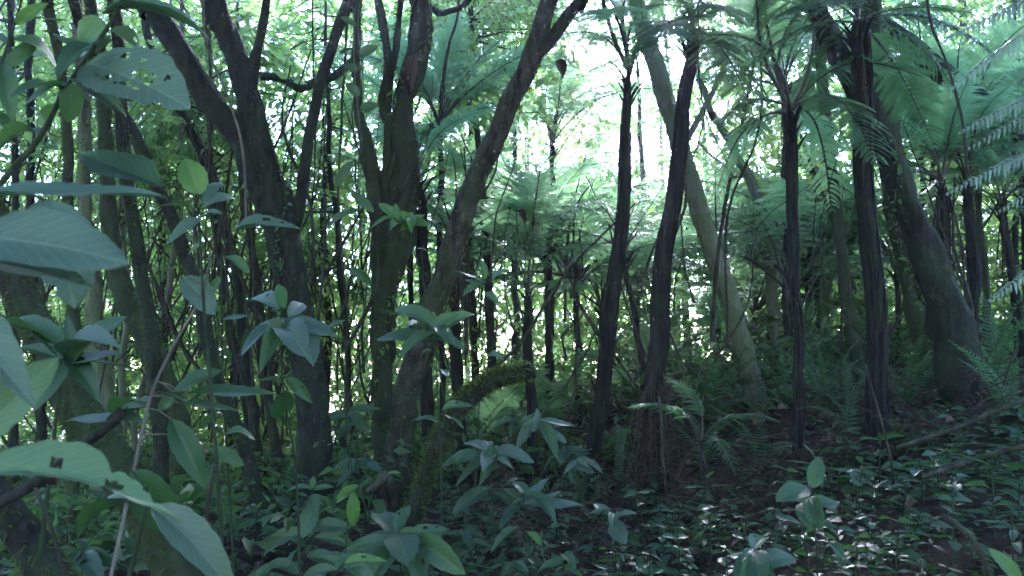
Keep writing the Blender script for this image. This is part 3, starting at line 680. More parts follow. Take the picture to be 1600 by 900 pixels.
tree('forest_tree', 'thin upright pole of a tree left of the forked dark trunk', 9.4,
     [[(390, 740, 18), (384, 640, 17), (362, 520, 16), (346, 440, 14), (334, 320, 11), (328, 180, 11), (326, 60, 11), (326, -12, 10)]],
     'bark', 1.6, 500, clumps=[(240, 40, 420, 330, 9, 11, 26)], leafmat='canopy')
for (lab, D, st, mt) in [
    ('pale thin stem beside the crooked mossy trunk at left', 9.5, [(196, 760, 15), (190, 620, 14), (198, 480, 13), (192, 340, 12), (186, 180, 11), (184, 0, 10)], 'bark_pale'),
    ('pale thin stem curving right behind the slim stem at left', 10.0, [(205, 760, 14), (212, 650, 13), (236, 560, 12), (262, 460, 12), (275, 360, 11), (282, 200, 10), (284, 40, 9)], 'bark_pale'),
    ('grey sapling just left of the forked trunk foot', 9.0, [(440, 780, 22), (424, 650, 19), (412, 540, 18), (398, 420, 15), (380, 300, 12), (372, 140, 10)], 'bark_brown'),
    ('slim grey stem at the left edge behind the big hanging leaf', 8.5, [(24, 820, 18), (22, 640, 16), (30, 450, 14), (24, 300, 12), (18, 100, 11), (14, -10, 10)], 'bark'),
    ('thin leaning stem right of the forked trunk among small leaves', 10.5, [(556, 760, 15), (548, 640, 13), (540, 520, 12), (532, 420, 11), (520, 300, 10), (512, 180, 9)], 'bark')]:
    tree('forest_tree', lab, D, [st], mt, 1.0, 250, clumps=[(st[-1][0] - 90, st[-1][1] - 20, st[-1][0] + 90, st[-1][1] + 300, D, D + 1.5, 16)], leafmat=random.choice(['canopy', 'canopy3']), sides=9)

# leafy trees of the bright background, each with its own crown
BGT = [
    ('leafy tree with small round leaves filling the gap between forked trunk and twisted stems', 12.0, [(505, 690, 16), (512, 500, 14), (506, 330, 12), (514, 180, 9), (510, 60, 7)], [(410, 30, 560, 560, 11.5, 13.5, 110)], 'canopy'),
    ('leafy tree in the bright upper left corner', 11.5, [(20, 700, 18), (14, 450, 16), (26, 260, 13), (18, 60, 9)], [(-120, -20, 120, 600, 10.5, 13.5, 80)], 'canopy'),
    ('leafy tree behind the slim stems of the left thicket', 12.5, [(252, 700, 16), (258, 500, 14), (250, 300, 12), (262, 90, 9)], [(130, 0, 340, 640, 11.5, 14, 110)], 'canopy'),
    ('fresh green tree with bright leaves under the forked trunk', 13.0, [(362, 690, 14), (366, 500, 12), (360, 330, 9)], [(280, 250, 460, 700, 12.5, 14, 70)], 'canopy3'),
    ('tall fresh green tree whose leaves hang over the top centre', 11.5, [(762, 720, 20), (768, 540, 16), (756, 330, 14), (742, 160, 12), (736, 20, 10)], [(640, -60, 880, 190, 10.5, 13, 60)], 'canopy3'),
    ('misty tree with feathery dark leaf clusters left of the bright sky gap', 15.0, [(802, 660, 16), (806, 480, 14), (800, 330, 11), (806, 180, 8)], [(700, 210, 840, 430, 14, 16, 22)], 'canopy2'),
    ('misty leafy tree right of the first tall tree fern', 15.5, [(1002, 640, 16), (996, 460, 14), (1004, 300, 11), (998, 160, 8)], [(900, 330, 1010, 520, 14.5, 17, 30)], 'canopy'),
    ('bright leafy tree behind the thin straight tree fern on the right', 13.5, [(1268, 640, 16), (1262, 480, 14), (1272, 320, 12), (1266, 160, 9)], [(1170, 120, 1340, 500, 13, 15, 60)], 'canopy3'),
    ('bright leafy tree in the gap right of the massive dark trunk', 13.0, [(1452, 620, 16), (1446, 460, 14), (1458, 300, 11), (1450, 140, 8)], [(1390, 120, 1560, 470, 12.5, 14.5, 60)], 'canopy3'),
    ('leafy tree beyond the pale fronds at the right edge', 12.5, [(1590, 600, 16), (1584, 430, 14), (1596, 260, 11), (1590, 100, 8)], [(1520, 0, 1720, 430, 12, 14, 60)], 'canopy'),
]
for (lab, D, st, cl, lm) in BGT:
    tree('background_tree', lab, D, [st], 'bark', 1.0, 200, clumps=cl, leafmat=lm, sides=8, step=0.15)

def trunk_climber(label, key, i0, i1, turns, n, leafl, a0=0.0, br=0, r0=0.012, mat='canopy2'):
    """A vine that winds up a trunk with small leaves on it."""
    C, R, U, V, T = TREES[key][br]; k = np.linspace(int(i0 * (len(C) - 1)), int(i1 * (len(C) - 1)), 40).astype(int)
    a = a0 + np.linspace(0, turns * 6.283, 40) + 0.35 * np.sin(np.linspace(0, 17, 40)); o_ = np.cos(a)[:, None] * U[k] + np.sin(a)[:, None] * V[k]
    pt = C[k] + o_ * (R[k] * 1.10 + 0.006)[:, None]; b = pt[0]
    root = thing('climber', label, 'climbing plant', b); mb = MB(); tube(mb, pt, np.linspace(r0, r0 * .5, 40), 6, 0.05, 0.15); link('stem', mb.mesh('stem', M['vine'], origin=b), root)
    lm = MB(); j = rng.integers(0, 40, n); d = o_[j] * 0.8 + rng.normal(0, 0.6, (n, 3)) - np.array((0, 0, 0.4)); L = leafl * rng.uniform(.5, 1.4, n)
    leaves(lm, pt[j] + rng.normal(0, 0.025, (n, 3)), d, o_[j] + np.array((0, 0, .8)) + rng.normal(0, .4, (n, 3)), L, L * rng.uniform(.45, .7, n), rng.uniform(0, .8, n), LEAF6_V, LEAF6_F)
    tag(link('leaves', lm.mesh('leaves', M[mat], False, origin=b), root), kind='stuff')
KA, KC, KB, KI = ('thick dark trunk left of centre forking into three stems at mid height', 'brown trunk leaning right from lower centre to a fork at the top edge', 'mossy tree with several twisted upright stems wound together left of the leaning trunk', 'massive dark trunk flaring at its foot and leaning left on the right bank')
trunk_climber('leafy creeper winding up the foot of the forked dark trunk', KA, 0.02, 0.34, 0.7, 150, 0.065, 4.0)
trunk_climber('thin creeper on the upper right stem of the forked dark trunk', KA, 0.35, 0.75, 0.9, 70, 0.05, 2.0)
trunk_climber('sparse creeper climbing the leaning brown trunk', KC, 0.05, 0.45, 0.8, 70, 0.06, 1.0)
trunk_climber('leafy creeper clothing the twisted mossy stems', KB, 0.15, 0.75, 1.6, 220, 0.07, 0.5, mat='canopy')
trunk_climber('second thick bare vine wound round the twisted mossy stems', KB, 0.2, 0.8, 2.2, 20, 0.05, 3.0, r0=0.026)
trunk_climber('small creeper at the foot of the massive dark trunk', KI, 0.05, 0.4, 0.6, 110, 0.06, 4.4)

# arched mossy limb in the middle
def arch():
    pts, rad = to_world([(648, 800, 34), (668, 740, 34), (690, 680, 36), (722, 632, 38), (762, 600, 34), (800, 588, 32), (836, 580, 30)], 4.9)
    pts, rad = root_down(pts, rad, 1.2); b = np.array(pts[0])
    root = thing('bent_trunk', 'broken mossy trunk arching right to a blunt end in the middle', 'dead trunk', b)
    mb = MB(); r = tube(mb, pts, rad, 14, 0.05, 0.16, 0, 0.015); trunk = link('trunk', mb.mesh('trunk', M['bark'], origin=b), root)
    mb = MB(); moss_tufts(mb, *r, 6500, 0.035, upper=True)
    tag(link('moss', mb.mesh('moss', M['moss'], False, origin=b), trunk), kind='stuff')
arch()

# ------------------------------------------------------------------ tree ferns
tree_fern('tall wavy black fern trunk with two upright fronds at its top, in the centre', 8.0,
          [(912, 790, 36), (926, 700, 30), (944, 600, 30), (955, 500, 34), (962, 420, 30), (972, 330, 28), (975, 240, 23), (981, 160, 19), (982, 125, 16)],
          fronds=[(900, -110, -0.4), (1062, -130, 0.3), (850, 60, 0.6), (1010, -200, 0.8), (840, -30, 1.2), (1110, 20, 0.9), (905, 90, 1.4), (1075, 70, -1.2), (930, 40, -1.6)], fkey='near_green', seed=1, ridge=0.08)
tree_fern('black fern trunk with a brown skirt of hanging dead fronds round its foot', 7.6,
          [(1012, 790, 50), (1016, 700, 44), (1020, 610, 40), (1030, 500, 40), (1040, 400, 38), (1052, 300, 34), (1066, 210, 30), (1074, 130, 26), (1080, 60, 24)],
          fronds=[(1200, 110, -0.6), (1190, 220, -1.0), (1010, -90, -0.8), (1180, -60, 0.4), (960, -100, 0.3), (1100, -120, 0.6), (1150, 40, -1.5), (1010, 110, -1.6)],
          fkey='near', dead=34, deadL=1.15, seed=2, ridge=0.10, dead_at=(1020, 580))
tree_fern('thin straight black fern trunk with a fan of bare stalks at its top', 7.0,
          [(1249, 745, 24), (1247, 650, 21), (1246, 540, 20), (1243, 430, 19), (1241, 320, 22), (1236, 240, 24), (1234, 190, 26)],
          fronds=[(1100, 250, -0.6, .2), (1060, 60, -0.3), (1130, -70, 0.5), (1255, -140, 0.2), (1370, -60, -0.3), (1440, 120, -0.8), (1370, 260, -1.2), (1120, 300, 0.9), (1300, 330, 1.0), (1180, -150, -0.8)],
          fkey='near_green', seed=3, ridge=0.08)
tree_fern('straight black fern trunk crossing in front of the massive leaning trunk', 6.6,
          [(1372, 680, 54), (1368, 610, 42), (1366, 500, 40), (1360, 400, 38), (1354, 290, 36), (1352, 200, 38), (1346, 110, 42), (1340, 50, 40)],
          fronds=[(1165, 110, -0.3), (1225, 30, -1.0), (1520, 20, -0.6), (1500, 150, -0.4), (1460, 230, 0.6), (1290, -140, 0.3), (1450, -120, 0.2), (1560, 90, -1.0), (1240, 190, 0.8), (1380, -190, -0.8)],
          fkey='near', dead=3, seed=4, ridge=0.10)
tree_fern('black fern trunk with fuzzy top right of the massive leaning trunk', 8.8,
          [(1520, 640, 30), (1522, 560, 26), (1520, 470, 26), (1519, 400, 26), (1516, 340, 22), (1512, 290, 14)], nf=10, L=1.5, fkey='fern', el=(20, 65), dead=4, seed=5)
tree_fern('slim mossy fern trunk at right, just behind the fuzzy-topped one', 9.6,
          [(1546, 640, 20), (1544, 560, 16), (1540, 470, 15), (1535, 380, 14), (1530, 300, 13), (1526, 210, 12)], nf=10, L=1.6, fkey='fern', seed=6, mat='bark_moss')
tree_fern('brown shaggy tree fern hung with dead fronds behind the massive trunk', 8.6,
          [(1478, 640, 30), (1478, 540, 26), (1476, 440, 24), (1474, 350, 24), (1472, 300, 20)], nf=9, L=1.5, fkey='fern', dead=14, deadL=1.3, seed=7)
tree_fern('small fern trunk at the right edge below the pale fronds', 9.0,
          [(1592, 520, 18), (1582, 430, 14), (1572, 370, 13), (1566, 330, 12)], nf=10, L=1.2, fkey='fern', dead=5, seed=8)
tree_fern('thin tree fern with spread stalks left of the leaning brown trunk', 10.5,
          [(692, 700, 14), (690, 560, 13), (688, 420, 12), (688, 300, 12), (688, 205, 12)], nf=12, L=2.0, fkey='fern', el=(20, 70), seed=9)
tree_fern('thin misty tree fern below the bright gap in the middle', 13.0,
          [(864, 650, 14), (860, 520, 13), (860, 400, 12), (862, 300, 11), (863, 232, 11)], nf=12, L=2.1, fkey='fern', el=(15, 72), seed=10)
tree_fern('dark tree fern with long bare stalks behind the arched mossy trunk', 9.2,
          [(832, 720, 24), (829, 640, 21), (827, 560, 20), (826, 510, 20), (824, 470, 18)], fronds=[(760, 330, 0.3), (880, 300, 0.5), (950, 380, 0.2), (800, 250, 0.8), (720, 430, 0.6), (920, 460, 1.0), (690, 380, 1.3), (850, 230, -0.8), (780, 470, -0.6)], fkey='fern', seed=11)
tree_fern('slender tree fern right of the arched trunk end', 11.5,
          [(862, 660, 18), (858, 600, 16), (856, 520, 15), (856, 440, 14), (854, 390, 13)], nf=11, L=1.9, fkey='fern', el=(5, 55), seed=12, dead=3)
tree_fern('brown shaggy fern trunk behind the leaning brown trunk', 10.0,
          [(716, 700, 34), (714, 620, 28), (712, 540, 27), (712, 470, 26), (710, 400, 22)], nf=9, L=1.6, fkey='fern', dead=16, deadL=1.5, seed=13)
tree_fern('dark fern trunk between twisted stems and leaning trunk', 9.4,
          [(672, 700, 26), (668, 600, 24), (666, 500, 22), (664, 420, 24), (658, 340, 22), (654, 290, 18)], nf=9, L=1.5, fkey='fern', dead=3, seed=14)
tree_fern('misty fern trunk hung with dead fronds left of the arched trunk', 12.5,
          [(772, 680, 18), (768, 590, 16), (764, 500, 15), (760, 430, 15)], nf=10, L=1.7, fkey='fern', el=(5, 55), dead=6, deadL=1.2, seed=15)
tree_fern('narrow misty fern trunk leaning slightly left of the arched trunk', 13.5,
          [(748, 680, 13), (742, 560, 12), (736, 470, 11), (734, 440, 11)], nf=10, L=1.6, fkey='fern', el=(5, 60), seed=16)
tree_fern('dark fern trunk half hidden behind the skirted fern', 9.8,
          [(1012, 680, 16), (1004, 580, 15), (994, 510, 13), (984, 450, 12), (978, 410, 11)], nf=10, L=1.5, fkey='fern', el=(0, 50), seed=17, dead=4)
BF = [
    ('misty tree fern between the two middle fern trunks', 13.0, 940, 490, 12), ('bright misty tree fern behind the leaning mossy trunk', 14.5, 1120, 420, 11),
    ('low misty tree fern below the pale curved trunk', 15.0, 1180, 500, 10), ('bright tree fern behind the thin straight trunk', 13.5, 1275, 400, 12),
    ('tree fern in the light left of the massive trunk', 12.0, 1400, 430, 13), ('tree fern with wide fronds above the shaggy brown one', 12.0, 1440, 240, 12),
    ('misty tree fern high right of the skirted fern', 15.0, 1180, 380, 11),
    ('tree fern spreading over the gap at upper right', 11.0, 1600, 300, 14), ('misty tree fern in the middle behind the bare stalks', 15.5, 805, 380, 10),
    ('low tree fern glowing behind the fern trunk crossing', 15.5, 1330, 480, 10), ('misty tree fern left of the wavy fern trunk', 11.8, 900, 450, 13),
    ('low tree fern right of the leaning mossy trunk foot', 12.0, 1235, 470, 11), ('high tree fern over the thin straight trunk', 11.5, 1225, 150, 13),
    ('tree fern behind the twisted mossy stems', 12.8, 640, 330, 11), ('high misty tree fern beside the fork of the leaning trunk', 14.0, 735, 90, 11)]
for i, (lab, D, px, py, w) in enumerate(BF):
    tree_fern(lab, D, [(px + 8, 700, w + 5), (px + 4, (py + 700) / 2, w + 1), (px, py, w)], nf=14, L=2.2 + 0.3 * (i % 3), fkey='fern', el=(2, 58), dead=(2 if i % 3 == 0 else 0), seed=30 + i, sides=9)

# near fern with pale glossy fronds reaching in from the right
def pale_fern():
    D = 3.1
    pts, rad = to_world([(1850, 700, 60), (1850, 400, 55), (1840, 200, 50)], D + 0.4); pts, rad = root_down(pts, rad, 1.2)
    b = np.array(pts[0]); root = thing('tree_fern', 'near fern with pale glossy fronds reaching in from the right edge', 'tree fern', b)
    mb = MB(); tube(mb, pts, rad, 12, 0.06, 0.12, 0.14); link('trunk', mb.mesh('trunk', M['fern_trunk'], origin=b), root)
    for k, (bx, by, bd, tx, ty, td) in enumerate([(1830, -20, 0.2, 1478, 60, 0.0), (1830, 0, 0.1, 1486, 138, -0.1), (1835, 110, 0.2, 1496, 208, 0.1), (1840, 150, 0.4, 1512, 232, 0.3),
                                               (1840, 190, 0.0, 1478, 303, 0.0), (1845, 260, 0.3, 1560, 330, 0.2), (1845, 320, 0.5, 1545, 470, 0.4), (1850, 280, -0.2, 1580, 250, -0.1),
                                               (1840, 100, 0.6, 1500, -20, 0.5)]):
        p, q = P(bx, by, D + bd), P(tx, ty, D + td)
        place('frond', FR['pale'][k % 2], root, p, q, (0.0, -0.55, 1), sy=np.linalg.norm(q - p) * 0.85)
pale_fern()

# one long frond lying across the light in the middle right
def low_frond(label, D, items, key='small'):
    b, _ = ground_hit(items[0][0], min(895, items[0][1] + 120))
    c = P(items[0][0], items[0][1], D); b = np.array((c[0], c[1], H(c[0], c[1])))
    root = thing('ground_fern', label, 'fern', b, None)
    mb = MB(); tube(mb, [b - (0, 0, 0.05), (b + c) / 2, c], [0.03, 0.022, 0.014], 7, 0.1, 0.1); link('stem', mb.mesh('stem', M['fern_trunk'], origin=b), root)
    for k, (bx, by, tx, ty, dd) in enumerate(items): place('frond', FR[key][k % len(FR[key])], root, c, P(tx, ty, D + dd), (0, 0, 1))
low_frond('low fern with a few arching fronds just right of the skirted fern', 7.3, [(1095, 690, 985, 640, -0.4), (1095, 690, 1040, 590, 0.4), (1095, 690, 1215, 660, 0.2), (1095, 690, 1150, 740, -0.5)], 'near_green')

# ------------------------------------------------------------------ broad-leaved shrubs
def shrub(label, D, stem, lvs, r0=0.008, cat='shrub', key='shrub', group=None, ground_it=True, name='shrub', stemmat='stem'):
    """stem px polyline foot to top (px, py[, dd]); leaves (bx, by, tx, ty, width px, tip dd, facing 0..1, variant, material)."""
    sp = [P(s[0], s[1], D + (s[2] if len(s) > 2 else 0)) for s in stem]
    rr = list(np.linspace(r0, r0 * 0.45, len(sp)))
    if ground_it: sp, rr = root_down(sp, rr, 1.1)
    b = np.array(sp[0]); root = thing(name, label, cat, b, group)
    mb = MB(); C = tube(mb, sp, rr, 7, 0.05, 0.05, 0, 0.004)[0]
    for l in lvs:
        bx, by, tx, ty, w = l[:5]; dt = l[5] if len(l) > 5 else 0.0; fc = l[6] if len(l) > 6 else 0.55
        va = l[7] if len(l) > 7 else int(rng.integers(0, 5)); mk = l[8] if len(l) > 8 else key; db = l[9] if len(l) > 9 else 0.0
        if va == 0: va = int(rng.choice([0, 1, 2, 4]))
        p, q = P(bx, by, D + db), P(tx, ty, D + dt)
        c = C[np.argmin(((C - p) ** 2).sum(1))]
        if np.linalg.norm(c - p) > 0.004: tube(mb, [c, (c + p) / 2 + np.array((0, 0, 0.1 * np.linalg.norm(c - p))), p], [r0 * 0.4, r0 * 0.32, r0 * 0.25], 5, 0.04, cap=False)
        view = nrm(CAM - (p + q) / 2); up = nrm(np.array((0, 0, 1.0)) * (1 - fc) + view * fc)
        x = nrm(q - p); z = nrm(np.cross(x, np.cross(up, x))); face = max(0.35, abs(float(np.dot(z, view))))
        L = np.linalg.norm(q - p); W = min(0.74 * w * (D + dt / 2) / FPX / face, L * (0.55 if va in (5, 7) else 0.33)); up = up + rng.normal(0, 0.16, 3)
        place('leaf', lv(mk, va), root, p, q, up, sy=W, sz=L * 0.8)
    Lm = np.median([np.hypot(l[2] - l[0], l[3] - l[1]) for l in lvs]) * D / FPX
    for k in range(4 if D > 3 else 1):
        i = int(len(C) * rng.uniform(0.45, 0.97)); i = min(i, len(C) - 1); p = C[i]; az = rng.uniform(0, 6.28); l = Lm * rng.uniform(0.45, 0.95)
        q = p + 0.25 * l * np.array((math.cos(az), math.sin(az), 0.5)); t = q + l * np.array((math.cos(az), math.sin(az), rng.uniform(-0.7, 0.15)))
        tube(mb, [p, (p + q) / 2 + (0, 0, 0.004), q], [r0 * .35, r0 * .3, r0 * .22], 5, .04, cap=False)
        place('leaf', lv(key, int(rng.choice([0, 1, 2, 4]))), root, q, t, np.array((0, 0, 1.0)) + rng.normal(0, .3, 3), sy=l * rng.uniform(0.24, 0.4), sz=l * 0.9)
    link('stem', mb.mesh('stem', M[stemmat], origin=b), root)
    return root

def fan(cx, cy, items, **k):
    """leaves that share one base pixel"""
    out = []
    for t in items:
        k = rng.uniform(0.72, 1.12); bx, by = cx + rng.normal(0, 6), cy + rng.uniform(-4, 26)
        out.append((bx, by, cx + (t[0] - cx) * k + rng.normal(0, 6), by + (t[1] - cy) * k + rng.uniform(-4, 10)) + tuple(t[2:]))
    return out

shrub('shrub with a hole-eaten grey leaf arching from the left edge near the top', 2.3,
      [(-60, 420), (0, 288), (62, 215), (108, 132), (140, 85), (180, 25), (205, -30)],
      [(135, 100, 288, 150, 78, -0.15, 0.6, 5, 'shrub_gray'), (160, 20, 328, 22, 22, 0.1, 0.35, 0, 'shrub_gray'), (168, 40, 108, 78, 44, 0.1, 0.75, 7, 'shrub'),
       (172, 46, 238, 98, 30, 0.2, 0.6, 0, 'shrub'), (112, 128, 108, 192, 74, 0.0, 0.85, 7, 'shrub_dark'), (116, 122, 192, 166, 30, -0.1, 0.5, 0, 'shrub_gray'),
       (108, 130, 40, 150, 24, -0.1, 0.5, 1, 'shrub_gray'), (100, 140, 18, 130, 34, -0.2, 0.6, 0, 'shrub'), (185, 10, 160, -40, 40, 0, 0.7, 0, 'shrub_fresh'), (140, 80, 118, 50, 38, 0.2, 0.8, 7, 'shrub'),
       (62, 212, 0, 205, 30, 0.1, 0.4, 0, 'shrub'), (150, 70, 90, 95, 24, -0.2, 0.5, 1, 'shrub_dark'), (90, 160, 60, 215, 30, 0.1, 0.7, 1, 'shrub_dark')], 0.010)
shrub('shrub with narrow green leaves crowding the upper left corner', 2.9, [(-140, 420), (-40, 210), (10, 80), (40, -20)],
      [(0, 110, 62, 60, 26, 0.1, .6, 0), (5, 90, -10, 150, 34, 0, .7, 0, 'shrub_dark'), (20, 60, 100, 92, 28, .2, .5, 1), (25, 40, 70, 2, 26, 0, .6, 0, 'shrub_fresh'), (15, 70, -30, 40, 30, 0, .6, 1, 'shrub_gray'),
       (0, 100, 20, 175, 30, -.1, .7, 4), (-10, 140, 50, 150, 22, .1, .4, 0, 'shrub_gray'), (-20, 170, 30, 210, 26, .1, .6, 1, 'shrub_dark'), (30, 30, 110, 30, 22, .1, .4, 3)], 0.009)
shrub('shrub with long dark leaf and upright round leaf beside the left stems', 2.6, [(330, 620), (322, 500), (316, 400), (310, 330), (300, 300)],
      [(255, 292, 115, 232, 46, 0.2, 0.5, 3, 'shrub_dark'), (312, 305, 288, 242, 50, 0.05, 0.9, 7, 'shrub_fresh'), (318, 318, 345, 278, 20, 0.1, 0.5, 0, 'shrub_gray'),
       (318, 325, 372, 300, 16, 0.1, .4, 0, 'shrub_gray'), (316, 340, 262, 372, 26, -.1, .6, 1, 'shrub_gray'), (318, 335, 346, 328, 18, .0, .5, 0, 'shrub_gray'), (312, 330, 240, 312, 22, -.1, .4, 1, 'shrub_dark'),
       (320, 380, 290, 395, 18, 0, .5, 0)], 0.006)
shrub('very near plant with big grey ribbed leaves jutting in at the left edge', 1.25, [(-260, 900), (-200, 640), (-120, 420), (-60, 330)],
      [(-60, 312, 262, 296, 40, 0.0, 0.25, 3, 'shrub_gray'), (-70, 372, 182, 388, 78, -0.1, 0.5, 0, 'shrub_gray'), (70, 312, 118, 470, 118, 0.15, 0.85, 5, 'shrub_gray', 0.25), (-80, 396, 150, 440, 40, -0.05, 0.4, 3, 'shrub_gray'),
       (-120, 480, 40, 580, 80, -0.1, 0.6, 0, 'shrub_gray')], 0.010)
shrub('very near plant with a bright green leaf and a torn leaf across the lower left', 1.3, [(-240, 1100), (-180, 900), (-110, 740), (-40, 690)],
      [(-50, 700, 82, 560, 120, 0.0, 0.8, 0, 'shrub_mid'), (-60, 742, 282, 752, 50, 0.05, 0.3, 6, 'shrub_mid')], 0.010)
shrub('near plant with a curled pale leaf and a dark leaf at the bottom left', 1.9, [(150, 1100), (190, 960), (215, 850), (232, 780)],
      [(236, 792, 372, 912, 66, -0.1, 0.55, 4, 'shrub_gray'), (232, 775, 200, 740, 30, 0.1, .6, 0, 'shrub_dark'), (205, 735, 272, 836, 74, 0.1, 0.85, 7, 'shrub_dark'), (228, 790, 110, 800, 26, .1, .3, 0, 'shrub_dark')], 0.008)
shrub('shrub with a rosette of dark upright leaves at mid left', 2.7, [(60, 900), (80, 720), (92, 620), (100, 560)],
      fan(100, 560, [(102, 462, 56, 0, .85, 2, 'shrub_dark'), (200, 452, 30, -.1, .5, 0, 'shrub_dark'), (40, 470, 34, .1, .6, 1, 'shrub_dark'), (168, 505, 24, -.2, .4, 0, 'shrub_gray'), (212, 528, 24, -.1, .4, 3, 'shrub_gray'),
                     (20, 520, 36, 0, .5, 0), (60, 620, 34, -.2, .6, 1), (0, 470, 26, .2, .5, 0), (140, 600, 30, -.1, .6, 4, 'shrub_dark'), (225, 570, 14, 0, .25, 3, 'shrub_dark'), (75, 455, 30, .3, .7, 0)]), 0.008)
shrub('shrub with drooping ribbed leaf on a long cane at lower left', 3.0, [(172, 905), (205, 750), (235, 620), (272, 540), (312, 470), (330, 400)],
      [(285, 432, 338, 490, 66, 0, .85, 7, 'shrub_gray'), (270, 612, 342, 574, 40, 0.0, .6, 0), (272, 622, 244, 640, 44, 0, .8, 7), (285, 616, 436, 612, 24, 0, .35, 3), (268, 655, 318, 755, 70, -.1, .85, 4),
       (325, 702, 382, 722, 24, 0, .5, 1), (280, 630, 375, 640, 14, 0, .3, 3), (230, 635, 150, 668, 22, 0.1, .4, 0, 'shrub_gray'), (232, 628, 170, 640, 22, .2, .4, 1), (228, 660, 100, 652, 22, .1, .3, 3, 'shrub_gray')], 0.008, stemmat='vine_pale')
shrub('shrub with a flat whorl of grey leaves in front of the forked trunk', 3.6, [(470, 900), (462, 740), (444, 620), (440, 540), (440, 488)],
      fan(440, 486, [(345, 492, 26, .1, .35, 0, 'shrub_gray'), (548, 478, 34, .1, .35, 0, 'shrub_gray'), (500, 532, 26, -.2, .4, 1, 'shrub_gray'), (380, 452, 26, .2, .5, 0, 'shrub_gray'), (482, 448, 22, .2, .5, 0, 'shrub_gray'),
                     (428, 444, 32, .1, .8, 0, 'shrub_fresh'), (372, 520, 22, -.2, .4, 1, 'shrub_gray'), (535, 510, 22, -.1, .4, 3, 'shrub_gray'), (410, 530, 20, -.3, .4, 0), (470, 500, 26, -.3, .5, 0, 'shrub_gray')]) +
      [(445, 600, 400, 590, 18, 0, .4, 0), (446, 590, 490, 630, 34, 0, .8, 2), (448, 610, 430, 660, 34, .1, .85, 7, 'shrub_dark')], 0.006)
shrub('thin sapling with one grey leaf crossing the forked trunk', 3.2, [(352, 640), (346, 520), (344, 440), (350, 380), (362, 362)], [(362, 362, 470, 346, 28, 0, .4, 0, 'shrub_gray'), (346, 430, 322, 470, 26, 0, .7, 1), (350, 400, 392, 420, 16, 0, .4, 0), (345, 500, 392, 492, 16, 0, .4, 3, 'shrub_gray')], 0.005)
shrub('sapling topped with a rosette of fresh green leaves before the twisted stems', 5.4, [(700, 660), (676, 520), (660, 440), (642, 380), (628, 338)],
      fan(627, 336, [(588, 306, 18, 0, .6, 0), (602, 298, 18, .1, .7, 0), (622, 292, 16, 0, .8, 0), (648, 290, 20, .1, .7, 0), (664, 308, 18, 0, .6, 0), (668, 330, 16, -.1, .5, 1), (590, 345, 16, -.1, .4, 1), (630, 318, 16, -.2, .8, 0), (605, 322, 16, -.2, .6, 4), (650, 345, 14, -.2, .5, 0)]), 0.006, key='shrub_fresh')
shrub('leafy shrub with long green leaves in front of the leaning brown trunk', 4.6, [(690, 860), (688, 700), (684, 600), (680, 520)],
      fan(680, 512, [(582, 502, 30, .1, .5, 0), (590, 448, 28, .2, .5, 0), (742, 456, 24, .1, .5, 0, 'shrub_fresh'), (622, 548, 30, -.1, .5, 0), (718, 488, 22, -.1, .6, 0), (704, 468, 18, .2, .8, 0, 'shrub_fresh'),
                     (640, 486, 20, -.2, .5, 0, 'shrub_gray'), (722, 540, 24, -.2, .5, 2), (752, 508, 22, 0, .4, 1, 'shrub_dark'), (640, 440, 20, .3, .6, 1)]) + [(690, 640, 740, 630, 20, 0, .5, 0), (690, 660, 640, 650, 20, 0, .5, 1)], 0.006)
shrub('small upright sapling with pale leaves right of the leaning brown trunk', 5.6, [(745, 700), (752, 560), (756, 480), (758, 445)],
      fan(757, 440, [(756, 382, 24, .1, .85, 0, 'shrub_fresh'), (700, 405, 12, 0, .3, 3, 'shrub_gray'), (800, 408, 16, 0, .5, 0, 'shrub_gray'), (735, 420, 18, 0, .7, 0), (790, 450, 16, -.1, .4, 1), (720, 455, 16, -.1, .4, 0)]), 0.005)
shrub('seedling with drooping yellow-green leaves at lower centre left', 4.0, [(538, 905), (541, 840), (548, 790), (560, 768), (585, 752), (612, 740)],
      [(552, 764, 552, 828, 36, 0, .9, 4, 'shrub_fresh'), (562, 758, 520, 784, 26, 0, .6, 4, 'shrub_fresh'), (606, 742, 626, 736, 10, 0, .6, 0, 'shrub_fresh'), (540, 850, 520, 838, 14, 0, .6, 0), (540, 860, 565, 845, 14, 0, .6, 0), (539, 870, 505, 862, 14, 0, .4, 0)], 0.004)
shrub('large rosette of broad dull leaves at the bottom left of centre', 4.1, [(628, 930), (626, 880), (626, 840)],
      fan(626, 834, [(572, 768, 50, .2, .7, 0), (646, 770, 38, .2, .8, 2), (712, 796, 46, .1, .55, 0), (738, 888, 48, -.2, .55, 1), (630, 896, 52, -.3, .8, 7), (520, 866, 40, -.1, .45, 0), (570, 802, 40, .1, .6, 1), (690, 850, 40, -.1, .6, 0), (560, 895, 40, -.3, .6, 4), (605, 770, 30, .3, .8, 0), (670, 905, 40, -.35, .7, 0)]), 0.007, key='shrub')
shrub('shrub with broad dark leaves at the foot of the forked trunk', 4.4, [(470, 930), (478, 860), (486, 790), (488, 766)],
      [(488, 766, 444, 762, 14, 0, .4, 0), (488, 764, 490, 744, 14, 0, .9, 7), (490, 766, 520, 758, 12, 0, .5, 0), (490, 790, 472, 840, 46, -.1, .85, 7), (488, 772, 494, 800, 34, -.1, .8, 7), (480, 830, 400, 860, 34, 0, .5, 0), (482, 830, 545, 815, 30, 0, .5, 1),
       (478, 850, 410, 830, 28, .1, .45, 0), (478, 870, 540, 880, 36, -.1, .55, 0), (476, 880, 400, 900, 30, -.1, .5, 1), (490, 840, 560, 850, 28, 0, .45, 0)], 0.006)
